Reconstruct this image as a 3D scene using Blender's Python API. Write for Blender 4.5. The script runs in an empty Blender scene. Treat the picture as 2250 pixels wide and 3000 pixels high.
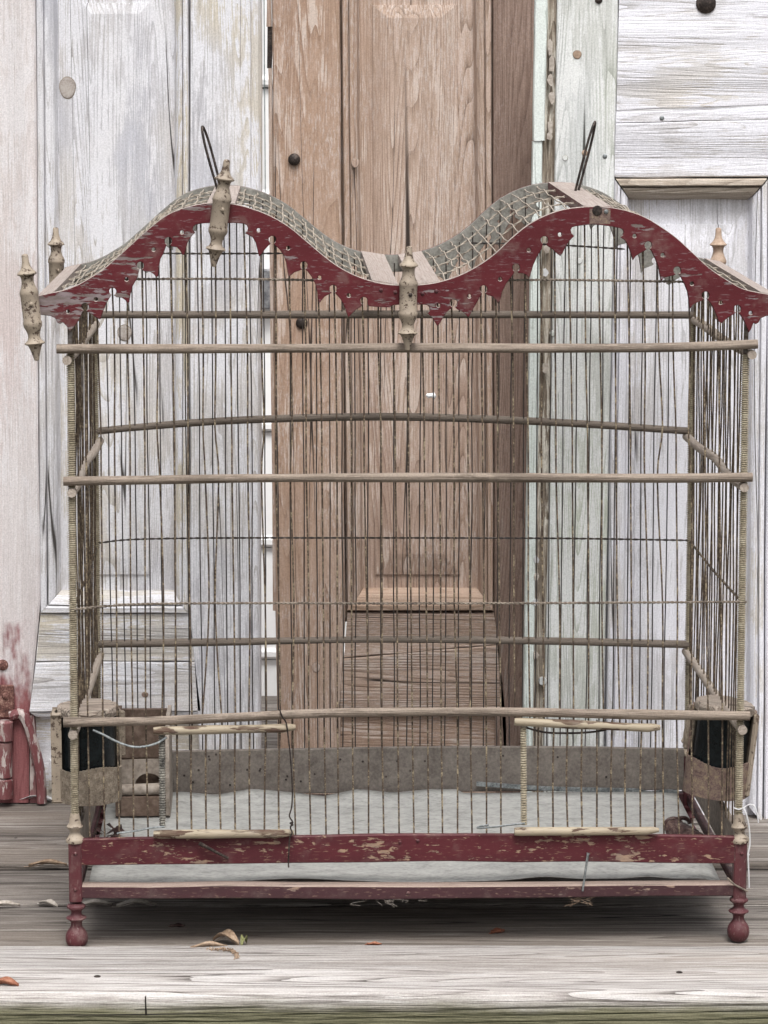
import bpy, bmesh, math, random
import numpy as np
from mathutils import Vector, Matrix

random.seed(7)
R = math.radians
scn = bpy.context.scene

# ------------------------------------------------------------------ camera
F, CX, CY = 8500.0, 1125.0, 1500.0          # focal length and centre for a 2250 x 3000 frame
PITCH = math.atan((1500 - 165) / F)
CAM = Vector((0.0, 0.0, 1.05))
cd = bpy.data.cameras.new('camera')
cam = bpy.data.objects.new('camera', cd)
scn.collection.objects.link(cam)
cd.sensor_fit = 'HORIZONTAL'
cd.sensor_width = 36.0
cd.lens = 36.0 * F / 2250.0
cd.clip_start, cd.clip_end = 0.1, 200.0
cam.location = CAM
cam.rotation_euler = (R(90) - PITCH, 0, 0)
scn.camera = cam
scn.render.resolution_x, scn.render.resolution_y = 768, 1024

# ------------------------------------------------------------------ sky and sun (overcast)
SUN_EL, SUN_AZ = 62.0, 172.0                 # degrees; azimuth clockwise from +Y
w = bpy.data.worlds.new('World'); scn.world = w; w.use_nodes = True
nt = w.node_tree
for n in list(nt.nodes): nt.nodes.remove(n)
out = nt.nodes.new('ShaderNodeOutputWorld'); bg = nt.nodes.new('ShaderNodeBackground')
sky = nt.nodes.new('ShaderNodeTexSky'); hs = nt.nodes.new('ShaderNodeHueSaturation')
sky.sky_type = 'NISHITA'; sky.sun_disc = False
sky.sun_elevation = R(SUN_EL); sky.sun_rotation = R(SUN_AZ)
sky.air_density = 1.0; sky.dust_density = 6.0; sky.ozone_density = 1.0
hs.inputs['Saturation'].default_value = 0.24
bg.inputs['Strength'].default_value = 0.10
nt.links.new(sky.outputs[0], hs.inputs['Color']); nt.links.new(hs.outputs[0], bg.inputs['Color'])
nt.links.new(bg.outputs[0], out.inputs['Surface'])
sd = bpy.data.lights.new('sun', 'SUN'); sun = bpy.data.objects.new('sun', sd); scn.collection.objects.link(sun)
sd.energy = 1.5; sd.angle = R(22); sd.color = (1.0, 0.985, 0.965)
az, el = R(SUN_AZ), R(SUN_EL)
sdir = Vector((math.sin(az) * math.cos(el), math.cos(az) * math.cos(el), math.sin(el)))
sun.rotation_euler = (-sdir).to_track_quat('-Z', 'Y').to_euler()
sun.location = sdir * 8

vs = scn.view_settings
vs.view_transform = 'Standard'; vs.look = 'None'; vs.gamma = 1.0; vs.use_curve_mapping = False
vs.exposure = 0.82
scn.cycles.use_denoising = True
scn.cycles.max_bounces = 5; scn.cycles.diffuse_bounces = 3; scn.cycles.glossy_bounces = 2
scn.cycles.use_adaptive_sampling = True; scn.cycles.adaptive_threshold = 0.02

# ------------------------------------------------------------------ pixel helpers
CP, SP = math.cos(PITCH), math.sin(PITCH)
def ray(px, py):
    a, b = px - CX, CY - py
    return Vector((a, F * CP + b * SP, -F * SP + b * CP))
def atY(px, py, Y):
    d = ray(px, py); t = (Y - CAM.y) / d.y
    return CAM + d * t
def atZ(px, py, Z=0.0):
    d = ray(px, py); t = (Z - CAM.z) / d.z
    return CAM + d * t
# the cage's own frame: u along the front, v to the back, w up
PHI = R(2.0)
_a, _b = atZ(220, 2775), atZ(2168, 2763)
ORG = Vector(((_a.x + _b.x) / 2, (_a.y + _b.y) / 2, 0.0))
CPH, SPH = math.cos(PHI), math.sin(PHI)
def toL(p):
    q = p - ORG
    return Vector((q.x * CPH + q.y * SPH, -q.x * SPH + q.y * CPH, q.z))
CAML = toL(CAM)
def L(px, py, v=0.0):
    d = ray(px, py); d = Vector((d.x * CPH + d.y * SPH, -d.x * SPH + d.y * CPH, d.z))
    t = (v - CAML.y) / d.y
    return CAML + d * t
DEP = 0.44
PX = 1.0 / 2530.0                            # metres per photograph pixel at the cage front

# ------------------------------------------------------------------ materials
def srgb(h):
    h = h.lstrip('#'); o = []
    for i in (0, 2, 4):
        c = int(h[i:i+2], 16) / 255.0
        o.append(c / 12.92 if c <= 0.04045 else ((c + 0.055) / 1.055) ** 2.4)
    return (o[0], o[1], o[2], 1.0)

class G:
    """small node-graph writer"""
    def __init__(s, name):
        s.m = bpy.data.materials.new(name); s.m.use_nodes = True
        s.t = s.m.node_tree; s.t.nodes.clear()
        s.out = s.t.nodes.new('ShaderNodeOutputMaterial')
        s.b = s.t.nodes.new('ShaderNodeBsdfPrincipled')
        s.t.links.new(s.b.outputs[0], s.out.inputs[0])
        tc = s.t.nodes.new('ShaderNodeTexCoord'); s.obj = tc.outputs['Object']
        oi = s.t.nodes.new('ShaderNodeObjectInfo'); s.rnd = oi.outputs['Random']
        cx = s.t.nodes.new('ShaderNodeCombineXYZ')
        for i, k in enumerate((13.0, 7.7, 5.1)):
            s.t.links.new(s.math('MULTIPLY', s.rnd, k), cx.inputs[i])
        s.p = s.vmath('ADD', s.obj, cx.outputs[0])
    def put(s, sock, v):
        if hasattr(v, 'is_output') or isinstance(v, bpy.types.NodeSocket): s.t.links.new(v, sock)
        else: sock.default_value = v
    def math(s, op, a, b=0.0, c=None, clamp=False):
        n = s.t.nodes.new('ShaderNodeMath'); n.operation = op; n.use_clamp = clamp
        s.put(n.inputs[0], a); s.put(n.inputs[1], b)
        if c is not None: s.put(n.inputs[2], c)
        return n.outputs[0]
    def vmath(s, op, a, b=(0, 0, 0)):
        n = s.t.nodes.new('ShaderNodeVectorMath'); n.operation = op
        s.put(n.inputs[0], a); s.put(n.inputs[1], b)
        return n.outputs[0]
    def noise(s, vec, scale, detail=3, rough=0.6, dist=0.0, color=False):
        n = s.t.nodes.new('ShaderNodeTexNoise'); s.put(n.inputs['Vector'], vec)
        n.inputs['Scale'].default_value = scale; n.inputs['Detail'].default_value = detail
        n.inputs['Roughness'].default_value = rough; n.inputs['Distortion'].default_value = dist
        return n.outputs['Color' if color else 'Fac']
    def wave(s, vec, axis, scale, dist, det, ds):
        n = s.t.nodes.new('ShaderNodeTexWave'); n.wave_type = 'BANDS'; n.bands_direction = axis
        s.put(n.inputs['Vector'], vec); n.inputs['Scale'].default_value = scale
        n.inputs['Distortion'].default_value = dist; n.inputs['Detail'].default_value = det
        n.inputs['Detail Scale'].default_value = ds
        return n.outputs['Fac']
    def ramp(s, fac, stops):
        n = s.t.nodes.new('ShaderNodeValToRGB'); s.put(n.inputs[0], fac); e = n.color_ramp.elements
        while len(e) < len(stops): e.new(0.5)
        for k, (p, c) in enumerate(stops): e[k].position = p; e[k].color = c
        return n.outputs[0]
    def mr(s, v, a, b, c=0.0, d=1.0, smooth=True):
        n = s.t.nodes.new('ShaderNodeMapRange'); n.interpolation_type = 'SMOOTHSTEP' if smooth else 'LINEAR'
        s.put(n.inputs[0], v); s.put(n.inputs[1], a); s.put(n.inputs[2], b)
        n.inputs[3].default_value = c; n.inputs[4].default_value = d
        return n.outputs[0]
    def mix(s, f, a, b, mode='MIX'):
        n = s.t.nodes.new('ShaderNodeMix'); n.data_type = 'RGBA'; n.blend_type = mode
        s.put(n.inputs[0], f); s.put(n.inputs[6], a); s.put(n.inputs[7], b)
        return n.outputs[2]
    def sep(s, v):
        n = s.t.nodes.new('ShaderNodeSeparateXYZ'); s.put(n.inputs[0], v); return n.outputs
    def fin(s, col, rough=0.75, height=None, dist=0.001, strength=0.6, metal=0.0, spec=0.3):
        s.put(s.b.inputs['Base Color'], col); s.put(s.b.inputs['Roughness'], rough)
        s.put(s.b.inputs['Metallic'], metal); s.b.inputs['Specular IOR Level'].default_value = spec
        if height is not None:
            n = s.t.nodes.new('ShaderNodeBump'); s.put(n.inputs['Height'], height)
            n.inputs['Distance'].default_value = dist; n.inputs['Strength'].default_value = strength
            s.t.links.new(n.outputs[0], s.b.inputs['Normal'])
        return s.m

def wood(name, axis, dark, mid, light, paint=None, cover=0.0, pscale=22, stain=None, stain_amt=0.0, stain_scale=3.0,
         fine=380, rs=9.0, rings=80.0, line=.52, crack=1.0, bump=0.0016, contrast=1.0, stain2=None, fuzz=0.0, fuzz_col='#e0d8d4', moss=None, s3=.4, sl=.06):
    """weathered wood: growth-ring lines are level sets of a stretched noise, so they run along the grain and close round knots"""
    g = G(name)
    st = lambda k: {'Z': (1, 1, k), 'X': (k, 1, 1), 'Y': (1, k, 1)}[axis]
    S3 = st(s3)
    ps = g.vmath('MULTIPLY', g.p, st(sl))
    n = g.noise(ps, rs, 2.5, .42)
    rv = g.math('FRACT', g.math('MULTIPLY', n, rings))
    ln = g.math('POWER', g.math('SUBTRACT', 1.0, rv), 3.0)
    a = g.noise(ps, fine, 3, .72); b = g.noise(g.vmath('MULTIPLY', g.p, st(.16)), 16, 3, .6)
    gate = g.mr(b, .3, .62, .25, 1.0)
    hgt = g.math('MULTIPLY_ADD', ln, -.5, a)
    gr = g.math('MULTIPLY_ADD', g.math('SUBTRACT', a, .5), .95 * contrast, .66)
    gr = g.math('MULTIPLY_ADD', g.math('SUBTRACT', b, .5), .45 * contrast, gr)
    gr = g.math('MULTIPLY_ADD', g.math('MULTIPLY', ln, gate), -line, gr)
    wv = g.vmath('SUBTRACT', g.noise(ps, 8, 1, color=True), (.5, .5, .5))
    col = g.ramp(gr, [(.12, srgb(dark)), (.5, srgb(mid)), (.8, srgb(light))])
    if stain:
        sn = g.noise(g.vmath('MULTIPLY', g.p, S3), stain_scale, 4, .55)
        col = g.mix(g.math('MULTIPLY', g.mr(sn, .42, .68), stain_amt), col, srgb(stain), 'MIX')
    if stain2:
        sn = g.noise(g.vmath('ADD', g.vmath('MULTIPLY', g.p, S3), (3, 9, 4)), stain_scale * 1.7, 4, .55)
        col = g.mix(g.math('MULTIPLY', g.mr(sn, .45, .7), stain_amt * .8), col, srgb(stain2), 'MIX')
    h = hgt
    if paint:
        pn = g.noise(g.vmath('MULTIPLY', g.p, S3), pscale, 6, .68)
        pn = g.math('MULTIPLY_ADD', g.math('SUBTRACT', gr, .6), .45, pn)
        m = g.mr(pn, 1 - cover - .05 - .0, 1 - cover + .05)
        pc = g.mix(g.mr(g.noise(g.p, 9, 4), .35, .7), srgb(paint), g.mix(.5, srgb(paint), srgb(light)))
        col = g.mix(m, col, pc)
    if fuzz:
        fz = g.noise(g.vmath('MULTIPLY', g.p, S3), 420, 3, .75)
        fm = g.math('MULTIPLY', g.mr(fz, .47, .66), g.math('MULTIPLY', g.mr(g.noise(g.p, 7, 3), .35, .65), fuzz))
        col = g.mix(fm, col, srgb(fuzz_col))
    if moss:                                  # growth on the damp front edge of the plank
        z = g.math('MULTIPLY_ADD', g.math('SUBTRACT', g.noise(g.vmath('MULTIPLY', g.p, (.3, 1, 1) if axis == 'X' else (1, 1, .4)), moss[5], 5, .65), .5), moss[4], g.sep(g.obj)[2])
        mc = g.mix(g.mr(gr, .3, .7), srgb(moss[2]), srgb(moss[3]))
        col = g.mix(g.mr(z, moss[0], moss[1]), mc, col)
    cn = g.math('ABSOLUTE', g.math('SUBTRACT', g.noise(g.vmath('ADD', g.vmath('MULTIPLY', g.p, st(.022)), g.vmath('MULTIPLY', wv, (.02, .02, .02))), 34, 1, .4), .5))
    ck = g.math('MULTIPLY', g.mr(cn, .0, .010, 1, 0), g.math('MULTIPLY', g.mr(g.noise(ps, 22, 2), .5, .58), crack))
    col = g.mix(g.math('MULTIPLY', ck, .8), col, g.mix(.75, srgb(dark), (0.01, .009, .008, 1)))
    sp = g.noise(g.p, 520, 2, .6)
    col = g.mix(1.0, col, g.ramp(sp, [(.25, (.80, .80, .80, 1)), (.7, (1.08, 1.08, 1.08, 1))]), 'MULTIPLY')
    return g.fin(col, .82, h, bump, .75)

def chipped(name, paint, paint2, bare, grime, axis='X', x_bias=None, level=.60, scale=95, stretch=.28, rough=.55, dirt=.5):
    """paint worn off in streaks along the grain"""
    g = G(name)
    S = {'X': (stretch, 1, 1), 'Z': (1, 1, stretch), 'Y': (1, stretch, 1), 'N': (1, 1, 1)}[axis]
    pc = g.vmath('MULTIPLY', g.p, S)
    n = g.noise(pc, scale, 7, .62, .2)
    big = g.noise(g.vmath('MULTIPLY', g.p, S), scale * .22, 3, .5)
    n = g.math('MULTIPLY_ADD', g.math('SUBTRACT', big, .5), .45, n)
    if x_bias:
        x = g.sep(g.obj)[0]
        n = g.math('ADD', n, g.mr(x, x_bias[0], x_bias[1], x_bias[2], x_bias[3]))
    m = g.mr(n, level, level + .03)
    fine = g.noise(g.p, 700, 3, .7)
    pv = g.noise(pc, 26, 4, .6)
    pcol = g.mix(g.mr(pv, .3, .7), srgb(paint), srgb(paint2))
    pcol = g.mix(g.math('MULTIPLY', g.mr(fine, .63, .75), .35), pcol, srgb(bare))
    scr = g.noise(g.vmath('MULTIPLY', g.p, tuple(.16 if q < .5 else 1 for q in S)), 520, 2, .6)
    pcol = g.mix(g.math('MULTIPLY', g.mr(scr, .60, .70), .45), pcol, srgb(bare))
    bcol = g.mix(g.mr(g.noise(pc, 240, 4, .6), .35, .65), srgb(bare), srgb(grime))
    col = g.mix(m, pcol, bcol)
    dn = g.noise(g.p, 40, 6, .65)
    col = g.mix(g.math('MULTIPLY', g.mr(dn, .5, .72), dirt * .5), col, srgb('#8d827a'))
    h = g.math('MULTIPLY_ADD', m, -.6, g.math('MULTIPLY', g.noise(pc, 300, 4), .35))
    return g.fin(col, g.math('MULTIPLY_ADD', m, .25, rough), h, .0009, .7)

def mottled(name, c1, c2, c3, scale=60, rough=.6, metal=0.0, bump=.0006, stretch=(1, 1, 1), lo=.36, hi=.64, spec=.3):
    g = G(name)
    p = g.vmath('MULTIPLY', g.p, stretch)
    n1 = g.noise(p, scale, 6, .65); n2 = g.noise(p, scale * 5, 4, .6)
    col = g.ramp(g.math('MULTIPLY_ADD', n2, .45, g.math('MULTIPLY', n1, .55)), [(lo, srgb(c1)), (.5, srgb(c2)), (hi, srgb(c3))])
    return g.fin(col, rough, g.math('MULTIPLY_ADD', n2, .5, n1), bump, .6, metal, spec)

def flat(name, c, rough=.7, metal=0.0):
    g = G(name)
    n = g.noise(g.p, 120, 4)
    return g.fin(g.mix(g.mr(n, .3, .7), srgb(c), g.mix(.18, srgb(c), (1, 1, 1, 1))), rough, n, .0003, .4, metal)

M = {}
for ax in 'ZX':
    M['white' + ax] = wood('whitewashed_wood_' + ax, ax, '#857f7b', '#c8c4c2', '#dad8d9', '#dddde2', .50, 20, '#c9bea6', .75, 3.6, stain2='#b6b9c6', crack=1.6, line=.36, sl=.045)
    M['right' + ax] = wood('bright_white_wood_' + ax, ax, '#8f8a89', '#d0ced1', '#e1e0e4', '#e5e5ec', .54, 18, '#d3cab9', .55, 3.4, stain2='#c6c8cf', crack=1.5, contrast=1.05, line=.36, sl=.045)
    M['brown' + ax] = wood('bare_brown_wood_' + ax, ax, '#65534a', '#aa9484', '#c2ada0', '#c8b8ad', .40, 40, '#a08068', .5, 4.0, stain2='#84685a', crack=1.4, fuzz=.6, fuzz_col='#cfc4bf', s3=.16, line=.42, sl=.045)
    M['deck' + ax] = wood('weathered_deck_' + ax, ax, '#2d2825', '#706963', '#8e8781', '#99938d', .38, 60, '#655c54', .5, 4, stain2='#857a70', rings=26, rs=15, line=.55, fine=420, s3=.08, sl=.028, crack=2.2, bump=.003, contrast=1.6)
M['pinkZ'] = wood('pink_stained_wood', 'Z', '#9a8e8b', '#cec7c6', '#dcd7d7', '#dcd8d9', .45, 16, '#cbb4b2', .5, 2.6, stain2='#c6b8b1', contrast=.9, line=.16, sl=.045, crack=.8, moss=(.07, .20, '#6b3537', '#8d5a5b', 1.1, 10))
M['greenZ'] = wood('green_white_wood', 'Z', '#858680', '#c6c8c4', '#dadbd9', '#dfe1e0', .52, 18, '#bcc4b0', .6, 3.4, stain2='#c8ccd0', crack=1.6, line=.4, sl=.045)
M['mintZ'] = wood('mint_paint_wood', 'Z', '#8d948e', '#c3cbc6', '#d9dfdb', '#dbe3df', .60, 26, '#c0c9b7', .35, 3.0)
M['umberZ'] = wood('dark_umber_wood', 'Z', '#4a3b34', '#7e695e', '#998478', '#958780', .32, 20, '#65524a', .45, 3.0, line=.32, sl=.045, fuzz=.3, fuzz_col='#a89a94')
M['tanX'] = wood('warm_moulding_wood', 'X', '#6f645a', '#ada193', '#c6bcb0', '#c9c0b6', .40, 20, '#958672', .5, 5.0, crack=1.2)
M['splitZ'] = wood('split_wood', 'Z', '#3d3129', '#8f8375', '#c6beb1', '#d8d3c9', .45, 24, contrast=1.5)
M['orangeX'] = wood('fresh_orange_wood', 'X', '#84705f', '#a8907e', '#bca797', '#b3a194', .35, 20, '#c49f84', .4, 4.0, line=.3, contrast=.7, crack=.4)
M['railtop'] = wood('bare_rail_top', 'X', '#6c5a50', '#8f7d73', '#a19086', '#99887e', .4, 30, contrast=.8, line=.2, crack=.6)
M['frontX'] = wood('lit_front_plank', 'X', '#4a4440', '#aca6a2', '#c6c2bf', '#c4c0be', .40, 110, '#8f8479', .45, 3, stain2='#b3a699', rings=26, rs=15, line=.55, fine=420, s3=.08, sl=.028, crack=2.2, bump=.003, contrast=1.6, moss=(-.018, .004, '#3a3a28', '#7d7a62', .022, 40))  # paler version of the deck wood: open daylight put into its colour
M['redZ'] = chipped('red_on_white_wood', '#6a3c3e', '#7c5152', '#beb2ae', '#a39590', 'Z', level=.50, scale=60, dirt=.7)
M['rust'] = mottled('rusty_iron', '#3a2623', '#6d4a43', '#b39284', 90, .8, 0, .0015)
M['dirt'] = mottled('dirt_and_gap_shade', '#14110f', '#241f1b', '#3a332c', 150, .95, 0, .001)  # dirt with the shade of joints and end crack put into its colour
M['knotgrey'] = mottled('grey_knot', '#857c75', '#a39b95', '#b4ada7', 70, .85, 0, .0006)
M['siding'] = flat('white_siding', '#f0f0f0', .45)
M['greybox'] = flat('dark_grey_plastic', '#55565a', .5)
M['glass_edge'] = flat('dark_green_glass', '#24423f', .15)
M['fascia'] = chipped('red_fascia_paint', '#50191f', '#5a1f25', '#85787a', '#6b605c', 'X', x_bias=(-.42, -.16, .125, .015), level=.64, scale=200, stretch=.2)
M['apron'] = chipped('red_apron_paint', '#471d23', '#522127', '#977d68', '#7f6c5f', 'X', level=.60, scale=210, dirt=.3, stretch=.3)
M['plum'] = chipped('plum_rail_paint', '#3a2528', '#452a2e', '#98806f', '#72605a', 'X', level=.62, scale=140, dirt=.3)
M['legred'] = chipped('red_leg_paint', '#54292d', '#4d2f32', '#8e7d78', '#6f5f5b', 'Z', level=.665, scale=170, dirt=.6)
M['under'] = mottled('grey_inner_fascia', '#66645e', '#7f7d77', '#96948d', 60, .85)
M['slat'] = wood('pale_roof_slat', 'Y', '#786d66', '#998c85', '#afa49d', '#a79b95', .4, 20, contrast=.7, line=.2, crack=.3)
M['slatred'] = chipped('slat_side_paint', '#56282b', '#6f4a48', '#94857f', '#7d6f69', 'Y', level=.53)
M['beige'] = chipped('beige_old_paint', '#a19484', '#8c8072', '#46382f', '#67594d', 'N', level=.575, scale=210, dirt=.5)
M['beigetan'] = mottled('tan_bare_finial', '#84705f', '#a38d7b', '#b5a190', 55, .65, 0, .0006)
M['rod'] = wood('beige_painted_rod', 'X', '#4d433c', '#83766a', '#9a8d81', '#8f8276', .45, 60, '#564b42', .6, 20, contrast=1.2, line=.2, crack=.8, bump=.0012)
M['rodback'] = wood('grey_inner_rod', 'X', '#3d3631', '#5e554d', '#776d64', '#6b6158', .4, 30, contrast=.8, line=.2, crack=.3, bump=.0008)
M['rodside'] = wood('grey_side_rod', 'Y', '#6d6259', '#95897e', '#b3a89d', '#a89c90', .4, 40, contrast=.8, line=.2, crack=.3, bump=.0008)
M['stick'] = chipped('chipped_cream_stick', '#a29682', '#8f8370', '#4f3a30', '#66584a', 'X', level=.555, scale=110, dirt=.6, stretch=.22)
M['coil'] = mottled('beige_wire_coil', '#6a604f', '#9a907c', '#b2a995', 70, .6, 0, .0004)
M['spring'] = mottled('grey_spring', '#3d3c3a', '#86837c', '#b5b1a6', 90, .45, .4, .0004)
M['core'] = flat('dark_post_core', '#4a3d31', .8)
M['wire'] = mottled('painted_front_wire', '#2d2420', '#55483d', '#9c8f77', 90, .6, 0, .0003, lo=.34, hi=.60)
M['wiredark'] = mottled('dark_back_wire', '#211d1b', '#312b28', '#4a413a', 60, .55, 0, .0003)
M['wireside'] = mottled('brown_side_wire', '#2a211b', '#4a3e33', '#8a7c66', 60, .6, 0, .0003)
M['wireroof'] = mottled('weathered_roof_wire', '#5a524a', '#a2988b', '#beb4a7', 80, .65, 0, .0003)
M['wiretwist'] = mottled('twisted_wire', '#3d352f', '#6f655b', '#93887b', 80, .6, 0, .0003)
M['steel'] = mottled('grey_steel_wire', '#4a4d4e', '#7d8283', '#a2a6a6', 70, .45, .5, .0002)
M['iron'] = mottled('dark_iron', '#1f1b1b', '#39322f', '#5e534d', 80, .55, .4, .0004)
M['zinc'] = mottled('zinc_tray', '#80807d', '#9c9c99', '#aeaeaa', 60, .6, .0, .0004, (.6, 1, 1), .36, .64)
M['board'] = mottled('dirty_back_board', '#514b46', '#69625c', '#7d766f', 50, .85, 0, .0005, lo=.34, hi=.68)
M['sideboard'] = mottled('grey_side_board', '#5b524b', '#7b7168', '#948a80', 30, .8, 0, .0006)
M['tin'] = mottled('speckled_feeder_tin', '#554a40', '#7a6f62', '#9a8f80', 120, .8, 0, .001)
M['tinrust'] = mottled('rust_speckled_tin', '#523f3a', '#73615a', '#918268', 110, .8, 0, .001)
M['darkglass'] = mottled('dark_blue_glass', '#0e1011', '#14181a', '#1c2123', 30, .2, 0, .0001)
M['lid'] = wood('ragged_wood_lid', 'X', '#5c5048', '#8f8277', '#b3a79a', '#a89c90', .4, 40, contrast=1.2)
M['boxbrown'] = mottled('brown_box_wood', '#43362d', '#5d4d43', '#74655a', 26, .75, 0, .0006)
M['boxgrey'] = mottled('grey_box_edge', '#665c52', '#8c8278', '#a2988e', 30, .75, 0, .0006)
M['scrap'] = mottled('dark_leathery_skin', '#2a1d1b', '#4a3634', '#7b6a60', 45, .45, 0, .002)
M['leafbrown'] = mottled('dry_brown_leaf', '#675443', '#8d7763', '#ab9884', 60, .6, 0, .0004)
M['leafgreen'] = mottled('dull_green_leaf', '#4d4f35', '#6c6d48', '#86875f', 60, .55, 0, .0004)
M['leafred'] = mottled('rusty_red_leaf', '#5f3a30', '#86543f', '#a37660', 60, .6, 0, .0004)
M['leafpale'] = mottled('bleached_leaf', '#8f857c', '#aba298', '#c6beb6', 60, .7, 0, .0004)
M['string'] = flat('white_string', '#b9b9ba', .8)
M['white'] = flat('white_blob', '#e6e9ec', .6)

# ------------------------------------------------------------------ mesh helpers
C = scn.collection
def link(name, me, mat=None, parent=None):
    o = bpy.data.objects.new(name, me); C.objects.link(o)
    if mat is not None and me is not None:
        for m in (mat if isinstance(mat, (list, tuple)) else [mat]): me.materials.append(M[m] if isinstance(m, str) else m)
    if parent is not None: o.parent = parent
    return o
def empty(name, loc=(0, 0, 0), rz=0.0, parent=None):
    o = bpy.data.objects.new(name, None); C.objects.link(o)
    o.location = loc; o.rotation_euler = (0, 0, rz); o.empty_display_size = .05
    if parent is not None: o.parent = parent
    return o
def tag(o, label=None, cat=None, group=None, kind=None):
    for k, v in (('label', label), ('category', cat), ('group', group), ('kind', kind)):
        if v: o[k] = v
    return o

class MB:
    def __init__(s): s.v = []; s.f = []; s.mi = []
    def add(s, verts, faces, mi=0):
        b = len(s.v); s.v += [tuple(x) for x in verts]
        s.f += [tuple(b + i for i in f) for f in faces]; s.mi += [mi] * len(faces)
    def loft(s, rings, closed=True, caps=True, mi=0):
        n = len(rings[0]); b = len(s.v)
        for r in rings: s.v += [tuple(x) for x in r]
        for k in range(len(rings) - 1):
            for i in range(n if closed else n - 1):
                j = (i + 1) % n
                s.f.append((b + k*n + i, b + k*n + j, b + (k+1)*n + j, b + (k+1)*n + i)); s.mi.append(mi)
        if caps and closed:
            s.f.append(tuple(b + i for i in range(n))[::-1]); s.mi.append(mi)
            s.f.append(tuple(b + (len(rings)-1)*n + i for i in range(n))); s.mi.append(mi)
    def tube(s, pts, r, n=6, mi=0, caps=True):
        pts = [Vector(p) for p in pts]; rings = []; prev = None
        for k, p in enumerate(pts):
            d = (pts[min(k+1, len(pts)-1)] - pts[max(k-1, 0)]).normalized()
            if prev is None:
                up = Vector((0, 0, 1)) if abs(d.z) < .9 else Vector((0, 1, 0))
                x = d.cross(up).normalized()
            else:
                x = (prev - d * prev.dot(d)).normalized()
            prev = x; y = d.cross(x)
            rr = r[k] if isinstance(r, (list, tuple)) else r
            rings.append([p + x * (rr * math.cos(2*math.pi*i/n)) + y * (rr * math.sin(2*math.pi*i/n)) for i in range(n)])
        s.loft(rings, True, caps, mi)
    def lathe(s, base, prof, axis=Vector((0, 0, 1)), n=20, mi=0, square=None):
        """prof: (distance along axis, radius)"""
        axis = Vector(axis).normalized(); base = Vector(base)
        x = axis.cross(Vector((0, 1, 0)) if abs(axis.y) < .9 else Vector((1, 0, 0))).normalized(); y = axis.cross(x)
        rings = [[base + axis*h + x*(r*math.cos(2*math.pi*i/n)) + y*(r*math.sin(2*math.pi*i/n)) for i in range(n)] for h, r in prof]
        s.loft(rings, True, True, mi)
    def box(s, a, b, ch=.0012, mi=0):
        bm = bmesh.new(); bmesh.ops.create_cube(bm, size=1.0)
        a, b = Vector(a), Vector(b)
        for v in bm.verts: v.co = Vector([(a[i]+b[i])/2 + v.co[i]*(b[i]-a[i]) for i in range(3)])
        if ch: bmesh.ops.bevel(bm, geom=bm.edges[:], offset=ch, segments=1, affect='EDGES')
        bm.verts.ensure_lookup_table()
        s.add([v.co[:] for v in bm.verts], [[v.index for v in f.verts] for f in bm.faces], mi); bm.free()
    def mesh(s, name, smooth=False, org=None):
        me = bpy.data.meshes.new(name)
        vv = s.v if org is None else [(x-org[0], y-org[1], z-org[2]) for x, y, z in s.v]
        me.from_pydata(vv, [], s.f)
        bm = bmesh.new(); bm.from_mesh(me); bmesh.ops.recalc_face_normals(bm, faces=bm.faces[:]); bm.to_mesh(me); bm.free()
        me.polygons.foreach_set('material_index', s.mi)
        if smooth:
            me.polygons.foreach_set('use_smooth', [True]*len(me.polygons))
            try: me.set_sharp_from_angle(angle=R(45))
            except Exception: pass
        me.update(); return me
    def build(s, name, mat, parent=None, smooth=False, org=None):
        return link(name, s.mesh(name, smooth, org), mat, parent)

def cr(pts, per=8):
    """Catmull-Rom through points (any dimension)"""
    P = [np.array(p, float) for p in pts]; P = [2*P[0]-P[1]] + P + [2*P[-1]-P[-2]]; o = []
    for k in range(1, len(P)-2):
        for j in range(per):
            t = j/per
            o.append(.5*((2*P[k]) + (-P[k-1]+P[k+1])*t + (2*P[k-1]-5*P[k]+4*P[k+1]-P[k+2])*t*t + (-P[k-1]+3*P[k]-3*P[k+1]+P[k+2])*t**3))
    o.append(P[-2]); return [tuple(float(c) for c in q) for q in o]

def wob(n, amp, seed):
    """smooth random walk of n values"""
    rg = np.random.default_rng(seed); k = max(3, n // 4)
    return np.interp(np.linspace(0, 1, n), np.linspace(0, 1, k), rg.normal(0, amp, k))

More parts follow.
